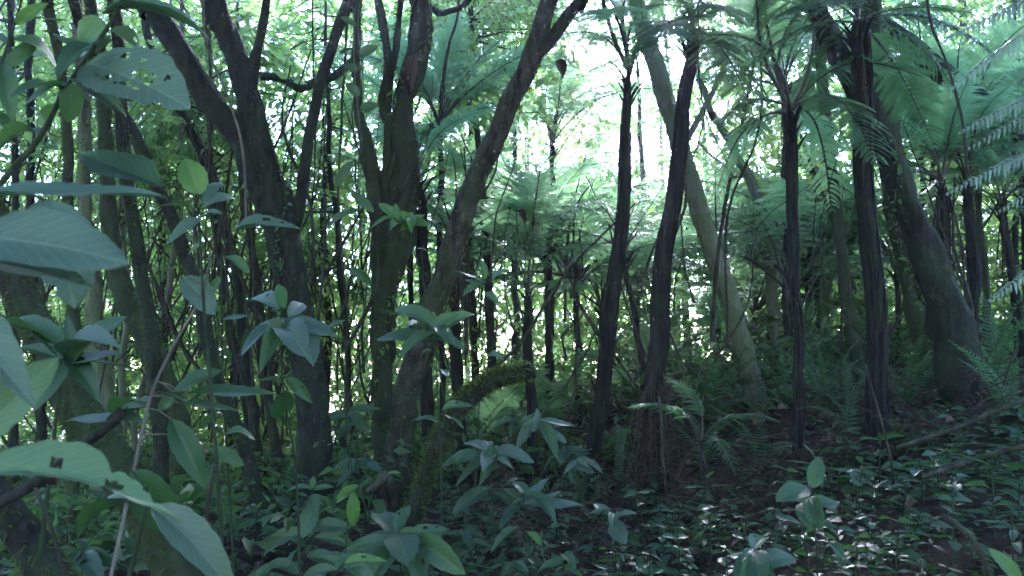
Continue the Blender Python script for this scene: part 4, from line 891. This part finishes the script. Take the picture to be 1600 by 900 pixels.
shrub('bright-edged leaf plant at the bottom edge left of the big rosette', 3.4, [(500, 960), (520, 900), (540, 880)], [(535, 885, 604, 872, 26, 0, .5, 0, 'shrub_fresh'), (530, 890, 460, 905, 26, 0, .5, 0), (540, 880, 590, 915, 30, -.1, .6, 1), (520, 895, 560, 860, 20, .1, .5, 1)], 0.005)
shrub('shrub with grey pointed leaves right of the arched trunk foot', 5.2, [(775, 900), (770, 800), (766, 740), (766, 700)],
      fan(766, 698, [(682, 700, 30, .1, .45, 0), (792, 678, 22, .1, .5, 0, 'shrub_gray'), (835, 690, 24, 0, .4, 1, 'shrub_gray'), (700, 742, 34, -.1, .6, 1), (750, 752, 34, -.2, .7, 0), (730, 672, 18, .2, .5, 0, 'shrub_gray'), (800, 715, 20, -.1, .4, 0, 'shrub_gray'), (770, 668, 18, .2, .8, 0, 'shrub_gray'), (745, 715, 16, -.3, .5, 0, 'shrub_gray')])
      + [(768, 760, 700, 800, 30, 0, .6, 1, 'shrub_dark'), (770, 770, 820, 800, 26, 0, .5, 0, 'shrub_dark')], 0.006)
shrub('tall shrub with pale upright leaf and long grey leaves in the middle', 5.6, [(826, 880), (830, 780), (836, 700), (844, 650)],
      fan(843, 652, [(836, 608, 24, 0, .9, 0, 'shrub_gray'), (886, 632, 14, .1, .45, 3), (922, 652, 22, 0, .35, 3, 'shrub_gray'), (866, 690, 22, -.2, .6, 0), (808, 690, 24, -.1, .6, 0, 'shrub_gray'), (880, 668, 20, -.1, .4, 0, 'shrub_gray'), (800, 650, 18, .1, .4, 0)]), 0.005)
shrub('shrub with long narrow leaves spread low right of centre', 5.0, [(828, 920), (824, 860), (820, 800), (818, 770)],
      fan(818, 772, [(858, 724, 16, .2, .5, 3, 'shrub_gray'), (872, 744, 16, .1, .4, 3, 'shrub_gray'), (916, 770, 16, 0, .3, 3, 'shrub_gray'), (888, 786, 14, -.1, .3, 3, 'shrub'), (866, 806, 22, -.2, .5, 0), (790, 780, 14, 0, .4, 0, 'shrub_gray'), (780, 740, 20, .2, .5, 1), (800, 730, 20, .2, .6, 0), (770, 810, 26, -.2, .5, 1, 'shrub_dark')])
      + [(822, 830, 850, 850, 24, 0, .6, 1, 'shrub_fresh')], 0.005)
shrub('shrub with pale oval leaves beside the skirted fern foot', 5.4, [(962, 880), (962, 830), (960, 800)],
      fan(960, 802, [(925, 782, 22, .1, .6, 7), (912, 804, 18, 0, .4, 0), (966, 778, 20, .1, .8, 7), (994, 790, 18, 0, .5, 0), (982, 815, 24, -.1, .6, 7), (976, 836, 30, -.2, .8, 7), (948, 816, 18, -.2, .5, 0)]), 0.005, key='shrub_gray')
shrub('shrub with large oval leaves at the foot of the thin straight fern', 4.2, [(1278, 905), (1276, 850), (1270, 800), (1264, 762)],
      fan(1264, 764, [(1270, 702, 32, .1, .8, 7), (1312, 752, 30, 0, .6, 7), (1206, 780, 36, -.1, .6, 7), (1252, 802, 32, -.2, .7, 7), (1278, 806, 30, -.2, .8, 7), (1222, 752, 22, .2, .4, 0, 'shrub_fresh'), (1290, 728, 20, .2, .6, 0)]), 0.005, key='shrub')
shrub('plant with big oval leaves at the bottom edge right of centre', 3.4, [(1180, 940), (1178, 890), (1180, 860)],
      fan(1180, 858, [(1240, 838, 30, .1, .6, 7), (1150, 842, 30, .1, .5, 7), (1188, 900, 36, -.2, .7, 7), (1226, 872, 30, -.1, .5, 0), (1145, 880, 32, -.1, .5, 7), (1196, 825, 24, .2, .7, 0), (1205, 895, 30, -.2, .6, 0), (1160, 905, 32, -.2, .6, 0)]), 0.005, key='herb')
shrub('bright leaf plant cut by the bottom right corner', 2.3, [(1640, 1000), (1620, 950), (1600, 930)], [(1602, 925, 1552, 856, 40, 0, .7, 0, 'shrub_fresh'), (1605, 920, 1640, 850, 36, .1, .7, 0, 'shrub_fresh'), (1600, 930, 1560, 940, 30, 0, .5, 0)], 0.005)

# sprigs of broad leaves on the stems high in the middle
shrub('climber with broad fresh leaves on the left side of the twisted stems', 6.2, [(545, 760), (540, 560), (552, 380), (560, 250), (566, 160), (560, 60), (556, 0)],
      [(562, 150, 540, 128, 20, 0, .8, 7), (562, 172, 592, 162, 22, 0, .8, 7), (560, 88, 590, 70, 18, 0, .6, 7), (552, 250, 522, 292, 24, 0, .7, 0), (548, 300, 585, 330, 24, 0, .7, 0), (546, 330, 510, 350, 22, 0, .7, 0),
       (543, 420, 582, 440, 22, 0, .7, 0), (540, 500, 500, 520, 22, 0, .6, 0), (558, 40, 530, 25, 18, 0, .7, 0), (560, 110, 535, 100, 18, 0, .7, 7)], 0.006, key='shrub', cat='climbing plant', name='climber')

# more dark understory shrubs half hidden in the jumble
def rosette(label, px, py, D, n, lpx, key, foot=None, group=None, seed=0):
    r = np.random.default_rng(seed + 500); it = []
    for k in range(n):
        a = k * 2.399 + r.uniform(-0.3, 0.3); l = lpx * r.uniform(0.65, 1.15)
        it.append((px + l * math.cos(a), py + l * 0.45 * math.sin(a) - 0.15 * l + 8, l * r.uniform(0.28, 0.4), -0.3 * math.sin(a) * l / 60, r.uniform(0.35, 0.75), int(r.integers(0, 5)), key))
    fy = py + 70 if foot is None else foot
    return shrub(label, D, [(px + r.uniform(-10, 10), fy), (px + r.uniform(-4, 4), (fy + py) / 2), (px, py)], fan(px, py, it), 0.006, group=group)
for i, a in enumerate([
    ('green shrub behind the arched trunk end', 800, 640, 8.4, 10, 44, 'shrub'),
    ('dark shrub between arched trunk and wavy fern trunk', 880, 690, 7.4, 10, 42, 'shrub_dark'), ('pale shrub behind the foot of the wavy fern trunk', 900, 720, 6.8, 9, 36, 'shrub_gray'),
    ('green shrub right of the forked trunk, low in the gap', 545, 640, 7.6, 11, 46, 'shrub'), ('green shrub left of the forked trunk foot', 400, 800, 5.8, 10, 48, 'shrub'), ('fresh shrub in the light low at left', 330, 760, 6.8, 11, 48, 'shrub_fresh'),
    ('dark shrub low at the bottom left', 130, 860, 4.6, 9, 50, 'shrub_dark'), ('small shrub at left between mossy trunks', 220, 840, 5.6, 9, 44, 'shrub'), ('dark shrub above the big rosette', 560, 720, 6.0, 9, 40, 'shrub_dark'),
    ('dull shrub at the bottom edge left of the seedling', 420, 880, 4.2, 9, 54, 'shrub'), ('dark shrub at the bottom edge in the middle', 790, 880, 4.8, 9, 48, 'shrub_dark'), ('dark shrub right of the big rosette', 720, 830, 5.0, 9, 46, 'shrub_dark'),
    ('fresh shrub low between the two middle fern trunks', 970, 670, 9.0, 10, 34, 'shrub_fresh'), ('green shrub in the gap left of the thin straight fern', 1170, 660, 9.0, 10, 30, 'shrub'),
    ('leafy shrub at the right edge below the massive trunk', 1590, 640, 6.0, 9, 40, 'shrub'), ('dull broad-leaved shrub at bottom, right of the low narrow leaves', 880, 870, 4.4, 8, 40, 'herb')]):
    rosette(*a, seed=i)

# ------------------------------------------------------------------ herbs of the right foreground
def herb_proto(k):
    r = np.random.default_rng(900 + k); h = r.uniform(0.16, 0.30)
    root = thing('herb', '', 'herb', (0, 0, 0)); mb = MB()
    top = np.array((r.normal(0, 0.03), r.normal(0, 0.03), h)); tube(mb, [(0, 0, -0.04), top * (0.5, 0.4, 0.5), top], [0.0035, 0.003, 0.0018], 5, 0.05)
    link('stem', mb.mesh('stem', M['stem']), root)
    nn = int(r.integers(4, 6)); az = r.uniform(0, 6)
    for j in range(nn):
        t = 0.25 + 0.75 * (j + 0.5) / nn
        for s in (0, math.pi):
            a = az + s + r.normal(0, 0.2); l = r.uniform(0.065, 0.12) * (1.1 - 0.35 * t) * (1.0, 1.35, 0.8)[k % 3]
            p = top * t; q = p + l * np.array((math.cos(a), math.sin(a), r.uniform(-0.15, 0.35)))
            place('leaf', lv('herb', ([0, 1, 4], [3, 3, 1], [7, 7, 0])[k % 3][j % 3]), root, p, q, (r.normal(0, 0.3), r.normal(0, 0.3), 1), sy=l * (r.uniform(0.36, 0.5), r.uniform(0.2, 0.28), r.uniform(0.5, 0.65))[k % 3], sz=l * 0.8)
        az += math.pi / 2
    return root
protos = [herb_proto(k) for k in range(9)]
def copy_thing(o, loc, rz, sc, label, group):
    c = o.copy(); col.objects.link(c); c.location = tuple(loc); c.rotation_euler = (random.uniform(-.15, .15), random.uniform(-.15, .15), rz); c.scale = (sc,) * 3
    tag(c, label, None, group)
    for ch in o.children:
        k = ch.copy(); col.objects.link(k); k.parent = c
    return c
def inside(pts_px): return pts_px
n_h = 0; used = []
hr = random.Random(5)
while n_h < 165:
    px, py = hr.uniform(1010, 1640), hr.uniform(690, 960)
    if py < 880 - (px - 1000) * 0.42 + 40 * math.sin(px / 60): continue
    p, d = ground_hit(px, min(py, 960), 2.2)
    if d > 9 or any((p[0] - u[0]) ** 2 + (p[1] - u[1]) ** 2 < 0.02 for u in used): continue
    used.append(p)
    if px > 1320: lab, g = 'small herb with paired pointed leaves in the green carpet at lower right', 'herbs of the lower right carpet'
    else: lab, g = 'small herb with paired pointed leaves at the bottom, left of the green carpet', 'herbs left of the carpet'
    copy_thing(protos[n_h % 9], p, hr.uniform(0, 6.28), hr.choice((hr.uniform(0.6, 1.1), hr.uniform(0.8, 1.4), hr.uniform(1.2, 1.9))), lab, g); n_h += 1
n_h = 0
while n_h < 60:
    px, py = hr.uniform(640, 1040), hr.uniform(790, 960); p, d = ground_hit(px, py, 2.2)
    if any((p[0] - u[0]) ** 2 + (p[1] - u[1]) ** 2 < 0.03 for u in used): continue
    used.append(p); copy_thing(protos[n_h % 9], p, hr.uniform(0, 6.28), hr.uniform(0.8, 1.8), 'small dark herb on the shaded floor at bottom centre, below the wavy fern trunk', 'herbs of the shaded floor'); n_h += 1
for o in protos:
    for ch in list(o.children): bpy.data.objects.remove(ch)
    bpy.data.objects.remove(o)

# ------------------------------------------------------------------ small ferns on the forest floor
def floor_fern(label, px, py, n, L, key=0, up=(20, 60), seed=0, name='ground_fern', group=None):
    r = np.random.default_rng(seed + 700); p, d = ground_hit(px, py, 2.2, 16)
    root = thing(name, label, 'fern', p, group)
    mb = MB(); tube(mb, [p - (0, 0, 0.05), p + (0, 0, 0.05)], [0.03, 0.015], 7, 0.05, 0.2); link('stem', mb.mesh('stem', M['fern_trunk'], origin=p), root)
    for k in range(n):
        a = k * 2.399 + r.uniform(0, 0.4); e = math.radians(r.uniform(*up)); l = L * r.uniform(0.7, 1.1); q = p + np.array((0, 0, 0.03))
        place('frond', FR['small'][key], root, q, q + l * np.array((math.cos(a) * math.cos(e), math.sin(a) * math.cos(e), math.sin(e))), (0, 0, 1))
for i, a in enumerate([
    ('small upright grey-green fern at the bottom edge right of centre', 992, 885, 4, 0.30, 0, (55, 80)), ('small fern at the bottom edge, right of the upright one', 1085, 880, 5, 0.34, 0, (35, 70)),
    ('bright little fern in front of the skirted fern foot', 1000, 800, 4, 0.42, 1, (10, 40)), ('dark fern right of the skirted fern foot', 1100, 740, 7, 0.75, 0, (20, 60)),
    ('feathery fern in the light before the leaning mossy trunk', 1120, 690, 9, 1.1, 0, (25, 65)), ('dark fern left of the thin straight fern foot', 1190, 740, 7, 0.7, 0, (15, 55)),
    ('fern at the foot of the leaning mossy trunk', 1165, 650, 8, 0.9, 1, (20, 65)), ('glossy fern behind the wavy fern trunk foot', 955, 730, 8, 0.8, 0, (20, 60)),
    ('fern in front of the crossing fern trunk', 1330, 690, 7, 0.7, 0, (20, 65)), ('bright fern between thin straight fern and crossing trunk', 1290, 650, 8, 0.9, 1, (25, 65)),
    ('fern at the right edge on the bank', 1580, 660, 8, 0.9, 1, (20, 65)), ('green fern between crossing trunk and massive trunk foot', 1420, 640, 8, 0.8, 1, (25, 70)),
    ('dark fern in the shade left of the wavy fern trunk', 870, 740, 8, 0.7, 0, (15, 55)), ('fern behind the arched trunk', 760, 690, 9, 0.9, 1, (20, 60)), ('fern in the light far right of the massive trunk', 1555, 615, 8, 0.9, 1, (25, 70)),
    ('fern far back between the middle fern trunks', 985, 650, 9, 1.0, 1, (20, 60)), ('fern low right of the leaning mossy trunk foot', 1225, 640, 9, 1.0, 1, (20, 60))]):
    floor_fern(*a, seed=i)

# ------------------------------------------------------------------ ground cover, litter, undergrowth (uncountable)
def cover():
    mb = MB(); B = []; D = []; L = []; T = []
    n = 0; cr = random.Random(9)
    while n < 1300:
        x = cr.uniform(-5, 7); y = cr.uniform(2.6, 15)
        dens = 0.25 + 0.75 * smooth(-0.5, 2.5, x - 0.1 * (y - 5)) * (1 - 0.55 * smooth(6, 10, y))
        if noise.noise((x * 1.1, y * 1.1, 5)) + 0.5 * noise.noise((x * 3.1, y * 3.1, 8)) < 0.02 + 0.2 * cr.random() - 0.25 * dens or cr.random() > dens: continue
        z = H(x, y); hgt = cr.uniform(0.02, 0.16); m = cr.randint(4, 8); tt = cr.random(); ll = cr.uniform(0.035, 0.095)
        for k in range(m):
            a = k * 2.4 + cr.uniform(0, 0.6); e = cr.uniform(-0.3, 0.5)
            B.append((x + cr.uniform(-.03, .03), y + cr.uniform(-.03, .03), z + hgt * cr.uniform(0.4, 1))); D.append((math.cos(a) * math.cos(e), math.sin(a) * math.cos(e), math.sin(e))); L.append(ll * cr.uniform(.7, 1.3)); T.append(tt)
        n += 1
    B = np.array(B); L = np.array(L); k = len(B)
    leaves(mb, B, np.array(D), np.array((0, 0, 1.0)) + rng.normal(0, 0.3, (k, 3)), L, L * rng.uniform(.4, .6, k), np.clip(np.array(T) + rng.normal(0, .15, k), 0, 1), LEAF6_V, LEAF6_F)
    o = link('ground_cover', mb.mesh('ground_cover', M['cover'], False)); tag(o, 'low green seedlings and creeping leaves covering the forest floor', 'ground cover', kind='stuff')
cover()
def litter():
    mb = MB(); n = 9000
    x = rng.uniform(-6, 8, n); y = rng.uniform(2.4, 16, n)
    z = np.array([H(a, b) for a, b in zip(x, y)]) + rng.uniform(0.0, 0.03, n)
    a = rng.uniform(0, 6.28, n); L = rng.uniform(0.05, 0.15, n)
    leaves(mb, np.stack([x, y, z], 1), np.stack([np.cos(a), np.sin(a), rng.normal(0.05, .2, n)], 1), np.array((0, 0, 1.0)) + rng.normal(0, .45, (n, 3)), L, L * rng.uniform(.3, .6, n), rng.uniform(0, 1, n), LEAF6_V * (1, 1, 2.2), LEAF6_F)
    o = link('leaf_litter', mb.mesh('leaf_litter', M['dead'], False)); tag(o, 'brown rotting leaf litter on the forest floor', 'leaf litter', kind='stuff')
    mb = MB(); cr = random.Random(3)
    for _ in range(420):
        px, y = cr.uniform(-5, 7), cr.uniform(2.6, 13); a = cr.uniform(0, 6.28); l = cr.uniform(.2, .8); q = np.array((px, y, H(px, y) + 0.01)); d = np.array((math.cos(a), math.sin(a), 0)) * l
        e = q + d; e[2] = H(e[0], e[1]) + cr.uniform(0.0, 0.12)
        tube(mb, [q, (q + e) / 2 + (0, 0, cr.uniform(0, .05)), e], [.006, .005, .003], 4, .2, cap=False)
    o = link('fallen_twigs', mb.mesh('fallen_twigs', M['vine'])); tag(o, 'thin broken twigs strewn over the forest floor', 'twigs', kind='stuff')
litter()
def heap(name, label, cat, keys, mat, n, x0, x1, y0, y1, lmin, lmax, el, test=lambda x, y: True, seed=1, spots=None):
    mb = MB(); cr = random.Random(seed); k = 0
    src = []
    for me in keys:
        co = np.empty(len(me.vertices) * 3, np.float32); me.vertices.foreach_get('co', co)
        src.append((co.reshape(-1, 3), np.array([tuple(p.vertices) for p in me.polygons], np.int32), np.array([d.value for d in me.attributes['tint'].data], np.float32)))
    while k < n:
        if spots and cr.random() < 0.7:
            c = cr.choice(spots); x, y = c[0] + cr.gauss(0, 0.35), c[1] + cr.gauss(0, 0.35)
        else: x, y = cr.uniform(x0, x1), cr.uniform(y0, y1)
        if not test(x, y): continue
        a = cr.uniform(0, 6.28); e = math.radians(cr.uniform(*el)); l = cr.uniform(lmin, lmax); b = np.array((x, y, H(x, y) + cr.uniform(0.02, 0.12)))
        t = b + l * np.array((math.cos(a) * math.cos(e), math.sin(a) * math.cos(e), math.sin(e))); t[2] = max(t[2], H(t[0], t[1]) + 0.03)
        Mx, _ = basis(b, t, (cr.gauss(0, .3), cr.gauss(0, .3), 1), l, l, l); A = np.array(Mx)[:3, :3]; co, f, ti = cr.choice(src)
        mb.add(co @ A.T + b, f, np.where(ti < -0.5, ti, np.clip(ti + cr.uniform(0, .5), 0, 1))); k += 1
    tag(link(name, mb.mesh(name, mat, False)), label, cat, kind='stuff')
def spot(px, py): p, d = ground_hit(px, py); return (p[0], p[1])
heap('fern_debris', 'brown dead fern fronds heaped round the fern feet and over the bank', 'dead fronds', FR['dead'], M['dead_frond'], 190, -1, 6.5, 5.0, 11, 0.4, 1.0, (-10, 40), seed=51,
     spots=[spot(1010, 780), spot(1380, 680), spot(1420, 700), spot(1330, 690), spot(1480, 680), spot(1560, 690), spot(1250, 750), spot(1120, 790), spot(880, 800), spot(1180, 720), spot(850, 860), spot(940, 850), spot(760, 840), spot(1050, 830)])
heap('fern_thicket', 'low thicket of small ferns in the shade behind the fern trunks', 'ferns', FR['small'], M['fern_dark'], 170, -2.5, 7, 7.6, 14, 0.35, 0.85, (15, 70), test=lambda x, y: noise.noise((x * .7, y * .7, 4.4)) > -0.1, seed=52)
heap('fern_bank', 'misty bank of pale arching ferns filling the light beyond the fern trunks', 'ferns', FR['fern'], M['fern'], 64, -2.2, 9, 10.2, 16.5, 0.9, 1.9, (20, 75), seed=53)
def undergrowth():
    lm = MB(); tw = MB(); S = []; Dn = []; cr = random.Random(21)
    for _ in range(900):
        x = cr.uniform(-9, 9); y = cr.uniform(8.6, 17); z = H(x, y)
        if noise.noise((x * 0.5, y * 0.5, 2.2)) < -0.15: continue
        hh = cr.uniform(0.3, 1.3)
        for k in range(3):
            S.append((x, y, z + hh * cr.uniform(0.1, 0.7))); a = cr.uniform(0, 6.28); Dn.append((math.cos(a), math.sin(a), cr.uniform(.3, 1.3)))
    for _ in range(260):
        x = cr.uniform(-6.5, -1.2); y = cr.uniform(5.0, 9); z = H(x, y)
        for k in range(2):
            S.append((x, y, z + cr.uniform(0.05, 0.5))); a = cr.uniform(0, 6.28); Dn.append((math.cos(a), math.sin(a), cr.uniform(.3, 1.3)))
    S2 = []; D2 = []
    for _ in range(1700):
        x = cr.uniform(-15, 16); y = cr.uniform(12.5, 24); z = H(x, y); hh = cr.uniform(0.8, 4.6)
        for k in range(4):
            S2.append((x, y, z + hh * cr.uniform(0.3, 1.0))); a = cr.uniform(0, 6.28); D2.append((math.cos(a), math.sin(a), cr.uniform(-.2, 1.0)))
    S2 = np.array(S2); lf = MB(); twigs(lf, tw, S2, np.array(D2), rng.uniform(.3, .8, len(S2)), 9, 0.14, 0.45, tv=LEAF2_V, tf=LEAF2_F)
    S = np.array(S); twigs(lm, tw, S, np.array(Dn), rng.uniform(.3, .8, len(S)), 9, 0.125, 0.42)
    for _ in range(320):   # bare whips and hanging stems in the thicket
        px = cr.choice([cr.uniform(-60, 580), cr.uniform(-60, 580), cr.uniform(-60, 580), cr.uniform(600, 1650)]); Dd = cr.uniform(7.5, 13); py = cr.uniform(430, 700); p = P(px, py, Dd); l = cr.uniform(0.8, 3.2); kk = cr.uniform(0.6, 1.9)
        p[2] = max(p[2], H(p[0], p[1]) - 0.05); d = np.array((cr.gauss(0, .35), cr.gauss(0, .25), 1.0)) * l
        tube(tw, [p, p + d * .35 + rng.normal(0, .07, 3), p + d * .7 + rng.normal(0, .1, 3), p + d], [.013 * kk, .011 * kk, .008 * kk, .004 * kk], 4, .22, .15, cap=False)
    o = thing('undergrowth', 'tangled leafy undergrowth behind the foreground trunks', 'undergrowth', (0, 0, 0)); tag(o, kind='stuff')
    tag(link('leaves', lm.mesh('leaves', M['canopy2'], False), o), kind='stuff'); tag(link('leaves', lf.mesh('leaves', M['canopy'], False), o), kind='stuff'); tag(link('twigs', tw.mesh('twigs', M['vine']), o), kind='stuff')
undergrowth()
def far_wood():
    lm = MB(); tw = MB(); S = []; Dn = []; cr = random.Random(33)
    n = 0
    while n < 3300:
        px = cr.uniform(-350, 1950); py = cr.uniform(-300, 640); D = cr.uniform(17, 33)
        if noise.noise((px * 0.006, py * 0.006, D * 0.15)) < -0.3: continue
        c = P(px, py, D)
        if c[2] < H(c[0], c[1]) or in_clearing(c): continue
        q = c + rng.normal(0, .55, (8, 3)); S.append(q); Dn.append(q - c + rng.normal(0, .4, (8, 3))); n += 1
    S = np.vstack(S); twigs(lm, None, S, np.vstack(Dn), rng.uniform(.5, 1.2, len(S)), 10, 0.20, 0.5, tr=0.006, tv=LEAF2_V, tf=LEAF2_F)
    cr = random.Random(35); S = []; Dn = []
    for _ in range(520):   # unseen wood beside and behind the viewer, added to darken the near trunks
        a = cr.uniform(math.radians(25), math.radians(335)); R_ = cr.uniform(10, 20); x = R_ * math.sin(a); y = R_ * math.cos(a) + 2
        if y > 8 and abs(x) < 0.75 * y + 1.5: continue
        c = np.array((x, y, H(x, y) + cr.uniform(0.5, 9))); q = c + rng.normal(0, .7, (8, 3)); S.append(q); Dn.append(q - c + rng.normal(0, .4, (8, 3)))
    S = np.vstack(S); twigs(lm, None, S, np.vstack(Dn), rng.uniform(.6, 1.3, len(S)), 10, 0.34, 0.5, tr=0.006, tv=LEAF2_V, tf=LEAF2_F)
    cr = random.Random(34)
    for _ in range(70):
        x = cr.uniform(-22, 22); y = cr.uniform(18, 36); z = H(x, y); hh = cr.uniform(8, 17); lx = cr.uniform(-.8, .8)
        tube(tw, [(x, y, z - .3), (x + lx * .4, y, z + hh * .5), (x + lx, y, z + hh)], [.12, .09, .04], 6, .8)
    o = thing('distant_wood', 'pale misty wood beyond the near trees, reading as one mass', 'wood', (0, 0, 0)); tag(o, kind='stuff')
    tag(link('leaves', lm.mesh('leaves', M['canopy'], False), o), kind='stuff'); tag(link('trunks', tw.mesh('trunks', M['bark']), o), kind='stuff')
far_wood()

# ------------------------------------------------------------------ lianas, canes, sticks, single dead leaves
def liana(label, D, pts, w, mat='vine', cat='vine', name='liana', down=False):
    p, r = to_world([(a, b, w) for a, b in pts], D)
    if down: p, r = root_down(p, r, 1.0)
    b = np.array(p[0]); mb = MB(); tube(mb, p, r, 7, 0.06, 0.12, 0, 0.01)
    tag(link(name, mb.mesh(name, M[mat], origin=b), None, tuple(b)), label, cat)
for a in [
    ('long thin dark vine hanging left of the twisted stems', 7.0, [(545, 500), (534, 400), (530, 300), (534, 180), (540, 60), (548, -80)], 5),
    ('pale thin vine hanging straight beside the twisted stems', 7.6, [(565, 220), (557, 150), (554, 60), (553, -90)], 3, 'vine_pale'),
    ('second pale vine hanging right of the first', 7.7, [(568, 145), (565, 90), (560, 30), (572, -80)], 2.5, 'vine_pale'),
    ('pale vine hanging in front of the forked trunk', 6.4, [(385, 345), (380, 260), (360, 160), (332, 90), (318, 30), (310, -70)], 5, 'vine_pale'),
    ('dark vine dropping from the bent branch in the upper middle', 9.5, [(686, 215), (690, 130), (700, 70), (716, 20), (725, -90)], 5),
    ('thin bare vine left of the forked trunk', 8.0, [(352, 470), (336, 380), (326, 300), (330, 200), (328, 60), (326, -80)], 6),
    ('slender vine right of the forked trunk', 8.5, [(494, 480), (490, 400), (488, 320), (492, 260), (490, 120), (486, -90)], 3.5),
    ('looping vine right of the skirted fern', 8.0, [(1036, 560), (1024, 470), (1030, 420), (1058, 360), (1072, 310), (1064, 240), (1062, 140)], 6),
    ('thin drooping vine with pale bark left of the straight fern', 9.0, [(1145, 270), (1120, 220), (1098, 160), (1090, 80), (1092, -80)], 3),
    ('thin dark hanging cane before the pale fronds', 5.4, [(1512, 275), (1500, 160), (1476, 90), (1452, 30), (1440, -60)], 5),
    ('mossy crooked bough left of the twisted stems', 9.0, [(560, 90), (520, 120), (490, 128), (470, 138), (440, 122), (410, 118), (380, 120)], 16, 'bark_moss', 'bough', 'bough'),
    ('bent dark bough at the top between twisted stems and leaning trunk', 9.5, [(650, 60), (668, 10), (684, 22), (704, 18), (722, 12), (740, -10), (760, -60)], 12, 'bark', 'bough', 'bough')]:
    liana(*a)
for a in [
    ('bare brown cane curving up from the ground before the massive trunk', 5.2, [(1398, 800), (1392, 730), (1378, 670), (1366, 620), (1352, 570)], 5, 'vine', 'cane', 'cane', True),
    ('grey curved stick lying at the bottom right', 2.9, [(1568, 960), (1545, 890), (1518, 840), (1490, 815), (1472, 806)], 13, 'vine', 'stick', 'fallen_stick'),
    ('dark slanting stick at lower left below the torn leaf', 2.4, [(110, 930), (92, 860), (72, 800), (55, 762)], 8, 'vine', 'stick', 'fallen_stick'),
    ('dark thick stick crossing the left edge low down', 3.0, [(-60, 820), (0, 788), (40, 765), (80, 735), (132, 690), (180, 655), (190, 640)], 20, 'bark', 'stick', 'fallen_stick'),
    ('broken dark twig standing upright left of the forked trunk foot', 4.6, [(318, 900), (322, 830), (328, 770), (338, 718)], 9, 'vine', 'stick', 'fallen_stick', True),
    ('dark branch sloping up to the right edge on the bank', 5.4, [(1400, 700), (1470, 676), (1530, 655), (1610, 622)], 9, 'vine', 'stick', 'fallen_stick'),
    ('dark branch sloping up to the right edge, lower of the two', 4.8, [(1440, 745), (1520, 720), (1620, 690)], 10, 'vine', 'stick', 'fallen_stick'),
    ('pale stick stump pointing up right of the seedling', 4.2, [(574, 770), (590, 755), (604, 740)], 14, 'bark_brown', 'stick', 'fallen_stick'),
    ('dead root curving down behind the forked trunk foot', 7.8, [(525, 670), (545, 710), (562, 740), (580, 770), (600, 800)], 15, 'bark', 'root', 'root'),
    ('slanting dead cane beside the skirted fern', 6.9, [(1050, 820), (1042, 760), (1034, 690), (1030, 620)], 6, 'vine', 'cane', 'cane', True)]:
    liana(*a)

def dead_leaf(label, px, py, D, tx, ty, w, key='dead_tan', fc=0.6, va=4, dt=0.0):
    p, q = P(px, py, D), P(tx, ty, D + dt)
    if py > 690 and key == 'dead_tan':
        p, d_ = ground_hit(px, py, 2.2); p = p + np.array((0, 0, 0.04)); q = P(tx, ty, d_); q[2] = H(q[0], q[1]) + 0.07; fc = 0.15
    q = p + (q - p) * 0.8; view = nrm(CAM - p); up = nrm(np.array((0, 0, 1.0)) * (1 - fc) + view * fc)
    o = place('dead_leaf', lv(key, va), None, p, q, up, sy=w * D / FPX * 0.7, sz=np.linalg.norm(q - p) * 2.2)
    tag(o, label, 'dead leaf')
for a in [
    ('large dead brown leaf hanging on the twisted stems', 650, 86, 6.0, 632, 156, 30, 'dead'), ('large tan dead leaf on the ground left of the green carpet', 1215, 860, 3.7, 1285, 808, 55),
    ('tan dead leaf standing in the green carpet', 1440, 800, 3.9, 1405, 832, 40), ('broad dead brown leaf on the bank below the massive trunk', 1380, 705, 5.3, 1450, 718, 40), ('curled red-brown dead leaf in the carpet at right', 1470, 772, 4.4, 1510, 788, 24),
    ('curled tan dead leaf caught on ferns right of the leaning mossy trunk', 1178, 664, 7.4, 1206, 640, 26), ('pale dead leaf on a fern beside the thin straight trunk', 1216, 640, 7.6, 1236, 632, 18), ('grey-brown dead leaf on the slope right of the skirted fern', 1100, 800, 5.2, 1136, 788, 24),
    ('dark curled dead frond tuft hanging beside the bright sky', 868, 95, 8.5, 888, 122, 26, 'dead'), ('dark curled dead leaf high in the middle above the bare stalks', 806, 330, 8.5, 830, 350, 18, 'dead'), ('dark curled leaf hanging right of the skirted fern top', 1106, 176, 7.6, 1118, 192, 16, 'dead'),
    ('brown dead leaf hanging at lower left under the torn leaf', 92, 728, 2.6, 78, 778, 30, 'dead'), ('tan dead leaf at the foot of the massive trunk', 1478, 660, 6.0, 1498, 650, 20), ('grey dead leaf at the bottom right of centre', 1080, 885, 3.6, 1110, 872, 26),
    ('dark dead leaf curled before the straight fern stalks', 1438, 136, 7.2, 1470, 148, 22, 'dead'), ('dark dead leaf tuft above the massive trunk bend', 1422, 178, 7.2, 1440, 192, 18, 'dead')]:
    dead_leaf(*a)

# ------------------------------------------------------------------ the misty air
def haze():
    mb = MB(); x0, x1, y0, y1, z0, z1 = -130, 130, -80, 140, -7.5, 25
    v = [(x, y, z) for x in (x0, x1) for y in (y0, y1) for z in (z0, z1)]
    mb.add(v, np.array([(0, 1, 3, 2), (4, 6, 7, 5), (0, 4, 5, 1), (2, 3, 7, 6), (0, 2, 6, 4), (1, 5, 7, 3)]))
    m, nt, N, L, B, out = newmat('mist'); N.remove(B)
    pv = N.new('ShaderNodeVolumePrincipled'); pv.inputs['Color'].default_value = (0.86, 0.93, 1.0, 1); pv.inputs['Density'].default_value = HAZE; pv.inputs['Anisotropy'].default_value = 0.8
    L.new(pv.outputs[0], out.inputs['Volume'])
    tag(link('haze', mb.mesh('haze', m, False)), kind='stuff')
HAZE = 0.0030
haze()
